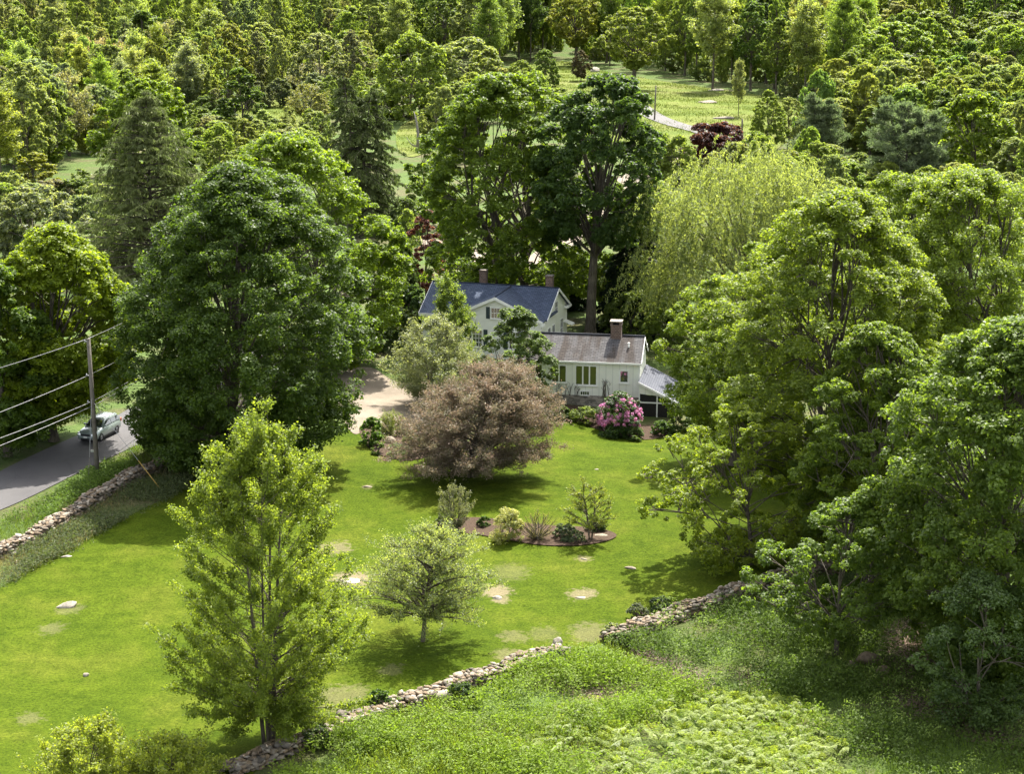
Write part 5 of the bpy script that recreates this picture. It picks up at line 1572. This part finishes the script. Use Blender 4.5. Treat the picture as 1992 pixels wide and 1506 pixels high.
shrub_at('branchy', "twiggy_shrub", (1045,1052), 1000, 1008, 1086, (0.182,0.169,0.072), "thin twiggy shrub in the middle of the island bed", 210, leaf=.05, nb=80, nc=4, nl=12, prof='vase', clump=.14, wood=1.3)
shrub_at('broad', "low_shrub", (1098,1050), 1022, 1076, 1122, (0.104,0.137,0.078), "low bluish plant in the island bed beside the little tree", 211, leaf=.1, nl=30)
shrub_at('broad', "low_shrub", (1160,1034), 1010, 1142, 1182, (0.078,0.117,0.052), "low bluish plant behind the little tree in the island bed", 212, leaf=.1, nl=30)
shrub_at('broad', "low_shrub", (1120,1056), 1036, 1100, 1142, (0.098,0.130,0.072), "small grey green perennial at the foot of the little tree", 213, leaf=.09, nl=26, nb=10)
shrub_at('broad', "low_shrub", (860,1026), 1006, 846, 880, (0.111,0.143,0.065), "small green plant at the left tip of the island bed", 214, leaf=.09, nl=28, nb=10)
shrub_at('broad', "low_shrub", (940,1026), 1006, 924, 955, (0.065,0.117,0.019), "clump of green leaves behind the ball shaped shrub", 215, leaf=.1, nl=30, nb=10)
hero('branchy', "dogwood_tree", (1148,1052), 944, 1092, 1196, (0.137,0.163,0.039), "little multi stemmed tree in the island bed", 216, None, zb=.3, prof='dome', npri=44, nsub=5, nl=24, leaf=.13, rise=.4, stems=3, trunk_r=.06, clump=.22, trunk_h=.35, wood=1.6)
shrub_at('broad', "garden_shrub", (724,866), 815, 700, 752, (0.091,0.163,0.019), "bright leafy shrub at the left tip of the driveway bed", 217, leaf=.13, nb=20, nl=44)
shrub_at('branchy', "garden_shrub", (762,846), 806, 728, 795, (0.150,0.176,0.072), "feathery pale shrub in the driveway bed", 218, leaf=.09, nb=60, nc=6, nl=24, clump=.2)
shrub_at('broad', "garden_shrub", (775,890), 868, 748, 802, (0.130,0.163,0.091), "low grey green plant at the front of the driveway bed", 219, leaf=.09, nl=34, nb=12)
shrub_at('broad', "garden_shrub", (808,866), 840, 784, 838, (0.104,0.150,0.039), "mixed green plant right of the rough boulder in the driveway bed", 220, leaf=.1, nl=36)
shrub_at('broad', "garden_shrub", (735,884), 862, 722, 752, (0.098,0.143,0.039), "small green tuft left of the rough boulder", 221, leaf=.09, nl=30, nb=9)
for i, (x, y, t, w, c) in enumerate(((1190,1235,1215,40,GREY),(1240,1205,1178,46,(.1,.12,.075)),(1285,1190,1165,46,(.05,.08,.03)),(1205,1262,1236,48,(.05,.085,.02)),(735,1378,1345,56,(.05,.095,.012)),(900,1365,1335,60,(.045,.08,.018)),(1080,1300,1272,60,(.05,.085,.02)),(620,1452,1420,60,(.035,.06,.015)))):
    shrub_at('broad', "wall_shrub", (x, y), t, x - w/2, x + w/2, c, ["small grey shrub at the end of the shaded wall", "pale grey shrub behind the shaded right wall", "dark green shrub behind the shaded right wall", "green shrub in front of the shaded wall end", "bright green bush growing over the front wall", "dark green bush against the middle of the front wall", "green bush at the front wall's right end", "dark bush below the left part of the front wall"][i], 230 + i, leaf=.1, nb=14, nl=34)
for i, (x, y, t, l, r) in enumerate(((165,1560,1412,50,300), (330,1560,1448,220,440))):
    hero('branchy', "bramble_shrub", (x, y), t, l, r, (0.190,0.225,0.040), ["sprawling yellow green bush cut by the bottom edge at the left", "lower yellow green bush at the bottom edge beside it"][i], 240 + i, None, zb=.1, prof='dome', npri=80, nsub=7, nl=40, leaf=.15, rise=.5, stems=4, trunk_r=.04, clump=.3, trunk_h=.1)
# bare vines on the cottage front
for i, (u0, n_, hh) in enumerate(((-5.9, 5, 1.2), (-3.0, 6, 1.7), (-6.9, 4, 1.1))):
    w = Wood(); rr = np.random.default_rng(300 + i)
    for k in range(n_):
        x = u0 + rr.uniform(-.6, .6)
        w.curve((x, -.09, .55), (x + rr.uniform(-.15, .15), -.09, .55 + hh * .5), (x + rr.uniform(-.35, .35), -.09, .55 + hh * rr.uniform(.5, 1)), .03, .015, 5, 4)
        for j in range(3):
            z = .6 + hh * rr.uniform(.2, .8)
            w.curve((x, -.09, z), (x + .1, -.1, z + .15), (x + rr.uniform(-.25, .25), -.09, z + .3), .015, .008, 3, 4)
    o = link(bpy.data.objects.new("bare_vine", w.mesh("bare_vine")))
    o.matrix_world = COTTAGE.matrix_world if False else Matrix.Translation(COTTAGE.location) @ Matrix.Rotation(COTTAGE.rotation_euler.z, 4, 'Z')
    tag(o, ["bare vine stems under the cottage's triple window", "tallest bare vine stems left of the cottage's small window", "bare vine stems under the cottage's left window"][i], "vine")

# ---------------------------------------------------------------- ground cover
def scatter(poly, density, rng):
    xs = [p[0] for p in poly]; ys = [p[1] for p in poly]
    n = int((max(xs) - min(xs)) * (max(ys) - min(ys)) * density)
    x = rng.uniform(min(xs), max(xs), n); y = rng.uniform(min(ys), max(ys), n)
    k = inside(poly, x, y)
    return x[k], y[k]

def patchy(x, y, s, seed):
    r = np.random.default_rng(seed); v = 0
    for _ in range(5):
        a = r.uniform(0, 6.28); f = r.uniform(.6, 1.6) / s
        v = v + np.sin((x * np.cos(a) + y * np.sin(a)) * f + r.uniform(0, 6.28))
    return v / 2.2

def stuff(name, lv, mat, color, label, cat):
    o = link(bpy.data.objects.new(name, lv.mesh(name, mat))); o.color = (*color, 1)
    return tag(o, label, cat, kind="stuff")

def weeds(name, polys, dens, hgt, leaf, color, label, seed, per=16, spread=.28, skip=None, cat="undergrowth"):
    rng = np.random.default_rng(seed); lv = Leaves()
    for poly in polys:
        x, y = scatter(poly, dens, rng)
        pt = patchy(x, y, 1.6, seed)
        k = rng.random(len(x)) < np.clip(.62 + .6 * pt, .06, 1)
        if skip is not None:
            for s_ in skip: k &= ~(inside(s_, x, y) & (rng.random(len(x)) < .8))
        x, y, pt = x[k], y[k], pt[k]
        h = hgt * rng.uniform(.45, 1.15, len(x)) * np.clip(1 + .5 * pt, .35, 1.7)
        n = len(x)
        f = rng.random((n, per)) ** .6
        pos = np.stack([x[:, None] + rng.normal(size=(n, per)) * spread, y[:, None] + rng.normal(size=(n, per)) * spread, tz(x, y)[:, None] + .05 + f * h[:, None]], -1).reshape(-1, 3)
        nr = rng.normal(size=pos.shape) * .55 + np.array([0, 0, .7])
        L = leaf * rng.uniform(.6, 1.4, len(pos))
        lv.add(leaf_quads(pos, nr, L, L * .55, rng), (.6 * rng.random((n, 1)) + .4 * rng.random((n, per))).ravel())
    return stuff(name, lv, WEED, color, label, cat)

def blades(name, polys, dens, hgt, wid, color, label, seed, skip=None, bend=.5, cat="grass", patch=0.0):
    rng = np.random.default_rng(seed); lv = Leaves()
    for poly in polys:
        x, y = scatter(poly, dens, rng)
        if patch:
            k = rng.random(len(x)) < np.clip(.5 + patch * patchy(x, y, 2.2, seed + 1), .03, 1)
            x, y = x[k], y[k]
        if skip is not None:
            k = np.ones(len(x), bool)
            for s_ in skip: k &= ~inside(s_, x, y)
            x, y = x[k], y[k]
        n = len(x); h = hgt * rng.uniform(.5, 1.3, n)
        d = np.stack([rng.normal(size=n) * bend, rng.normal(size=n) * bend, np.ones(n)], 1); d = unit(d)
        pos = np.stack([x, y, tz(x, y) + .05], 1) + d * (h * .45)[:, None]
        nr = np.cross(d, rng.normal(size=(n, 3)))
        lv.add(leaf_quads(pos, nr, h, np.full(n, wid) * rng.uniform(.7, 1.4, n), rng, d, .15), rng.random(n))
    return stuff(name, lv, GRASS, color, label, cat)

LITW = [world_poly(q) for q in LIT_PX]
FRONT = [tuple(P(*q)[:2]) for q in ((560,1482),(640,1446),(720,1414),(800,1388),(880,1360),(960,1332),(1030,1308),(1100,1288),(1190,1262),(1250,1300),(1330,1345),(1450,1380),(1600,1420),(1640,1580),(520,1580))]
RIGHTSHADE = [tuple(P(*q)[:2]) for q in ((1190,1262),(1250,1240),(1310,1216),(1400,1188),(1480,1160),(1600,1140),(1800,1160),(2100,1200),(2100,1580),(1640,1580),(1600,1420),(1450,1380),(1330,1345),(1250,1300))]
FERNS = [tuple(P(*q)[:2]) for q in ((1120,1580),(1160,1500),(1200,1440),(1290,1400),(1370,1362),(1450,1372),(1560,1395),(1610,1450),(1600,1580))]
FERN2 = [tuple(P(*q)[:2]) for q in ((1020,1470),(1060,1420),(1110,1385),(1180,1400),(1150,1440),(1080,1480))]
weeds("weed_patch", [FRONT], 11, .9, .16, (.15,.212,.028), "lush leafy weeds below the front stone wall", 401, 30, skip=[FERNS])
weeds("shaded_weeds", [RIGHTSHADE], 12, .8, .16, (.075,.115,.022), "shaded leafy undergrowth at the bottom right", 402, 20, skip=LITW)  # bottom right shade deepened by a darker leaf colour
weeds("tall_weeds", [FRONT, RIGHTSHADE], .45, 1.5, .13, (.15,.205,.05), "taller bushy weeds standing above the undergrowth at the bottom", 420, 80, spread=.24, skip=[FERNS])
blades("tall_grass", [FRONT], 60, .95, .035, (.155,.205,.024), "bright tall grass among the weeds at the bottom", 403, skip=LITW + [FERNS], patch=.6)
blades("shaded_grass", [RIGHTSHADE], 50, .6, .03, (.10,.16,.018), "long grass in the shade at the bottom right", 404, skip=LITW, patch=.5)  # blades darker than the lit grass, shade put into their colour
def ferns():
    rng = np.random.default_rng(405); lv = Leaves()
    def grown(poly, f):
        cx = sum(p[0] for p in poly) / len(poly); cy = sum(p[1] for p in poly) / len(poly)
        return [(cx + (p[0] - cx) * f, cy + (p[1] - cy) * f) for p in poly]
    for poly, dens in ((FERNS, 1.3), (grown(FERNS, .85), 1.2), (grown(FERNS, 1.22), .45), (FERN2, .9), (grown(FERN2, 1.3), .4)):
        x, y = scatter(poly, dens, rng)
        k = rng.random(len(x)) < np.clip(.8 + .4 * patchy(x, y, 1.3, 407), .15, 1)
        x, y = x[k], y[k]
        for a, b in zip(x, y):
            z = float(tz(a, b)) + .05; nf = rng.integers(5, 9); a0 = rng.uniform(0, 6.28)
            hh = rng.uniform(.4, .95); ct = rng.uniform(0, .5)
            for i in range(nf):
                an = a0 + i * 6.28 / nf + rng.normal() * .25
                L = rng.uniform(.65, 1.2); d = np.array([math.cos(an), math.sin(an), 0.]); sd = np.array([-d[1], d[0], 0.])
                s = np.linspace(.18, 1, 13)
                mid = np.array([a, b, z]) + d * (s * L * .85)[:, None] + np.array([0, 0, 1.]) * (hh * np.sin(s * 2.1))[:, None]
                wl = .24 * np.sin(np.pi * np.clip(s * .9 + .08, 0, 1)) ** .8 + .02
                for sg in (-1, 1):
                    tg = sd * sg + d * .35 + np.array([0, 0, -.12])
                    p = mid + unit(tg) * (wl * .5)[:, None]
                    nr = np.broadcast_to(np.array([0, 0, 1.]) + d * .35, p.shape) + rng.normal(size=p.shape) * .12
                    lv.add(leaf_quads(p, nr, wl * 1.05, np.full(13, .055), rng, np.broadcast_to(tg, p.shape), .1), ct + .5 * rng.random(13))
    stuff("fern_bed", lv, LEAF, (.20,.252,.048), "bed of yellow green ferns at the bottom of the picture", "ferns")
ferns()
V_ROAD = [tuple(P(*q)[:2]) for q in ((-140,1090),(0,1022),(80,978),(150,940),(210,908),(262,872),(300,850),(340,850),(320,890),(262,918),(200,950),(130,994),(60,1036),(0,1066),(-140,1124))]
V_WALL = [tuple(P(*q)[:2]) for q in ((-140,1212),(0,1152),(60,1114),(120,1084),(170,1056),(245,1014),(338,972),(400,925),(330,905),(262,944),(200,980),(130,1024),(60,1064),(0,1094),(-140,1150))]
weeds("verge_weeds", [V_ROAD], 12, .6, .15, (.10,.155,.032), "weedy verge between the road and its stone wall", 406, 18)
blades("verge_grass", [V_ROAD], 40, .6, .03, (.115,.17,.018), "long grass on the verge beside the road", 407)
weeds("wall_foot_weeds", [V_WALL], 22, .5, .15, (.085,.105,.045), "grey green weeds at the foot of the road wall", 408, 14)
blades("dry_grass", [V_WALL], 110, .5, .03, (.19,.17,.085), "dry pale grass along the left lawn edge", 409, patch=.4)
blades("meadow_grass", [MEADOW_W, M2_W, M3_W, M4_W], 7, .4, .1, (.09,.12,.018), "rough grass tufts of the far meadow", 411, patch=.8, bend=.6)
FARSIDE = [tuple(P(*q)[:2]) for q in ((-200,1010),(-60,928),(60,878),(130,842),(200,806),(250,780),(250,750),(180,770),(60,820),(-200,880))]
weeds("shade_weeds", [FARSIDE], 7, .7, .2, (.05,.08,.02), "dark undergrowth in the shade beyond the road", 412, 16)  # leaf colour lowered to paint in the shade under the roadside trees
def dead_leaves():
    rng = np.random.default_rng(415); lv = Leaves()
    for poly in LITW:
        cx = sum(p[0] for p in poly) / len(poly); cy = sum(p[1] for p in poly) / len(poly)
        big = [(cx + (p[0] - cx) * 1.25, cy + (p[1] - cy) * 1.25) for p in poly]
        x, y = scatter(big, 190, rng)
        k = rng.random(len(x)) < np.clip(.45 + .6 * patchy(x, y, .9, 416), 0, 1)
        x, y = x[k], y[k]
        pos = np.stack([x, y, tz(x, y) + rng.uniform(.02, .16, len(x))], 1)
        lv.add(leaf_quads(pos, rng.normal(size=pos.shape) * .35 + np.array([0, 0, 1.]), rng.uniform(.08, .2, len(x)), rng.uniform(.05, .12, len(x)), rng), rng.random(len(x)))
    stuff("dead_leaves", lv, PETAL, (.17,.125,.092), "patches of pale dead leaves among the weeds at the lower right", "leaf litter")
dead_leaves()
# brush pile
w = Wood(); rr = np.random.default_rng(12); bp = P(1790, 1268)
for i in range(170):
    a = rr.uniform(0, 6.28); l = rr.uniform(.5, 1.5); c = np.array([rr.normal() * 1.0, rr.normal() * .8, abs(rr.normal()) * .25])
    d = np.array([math.cos(a), math.sin(a), rr.normal() * .25]) * l
    w.curve(c - d, c + rr.normal(size=3) * .1, c + d, .022, .01, 3, 4)
o = link(bpy.data.objects.new("brush_pile", w.mesh("brush_pile"))); o.location = bp
o.data.materials[0] = simple("dead_twigs", (.3,.22,.16), .9, .15, .4, 4)
tag(o, "pile of dead brown brush lit by a gap in the right hand trees", "brush pile")
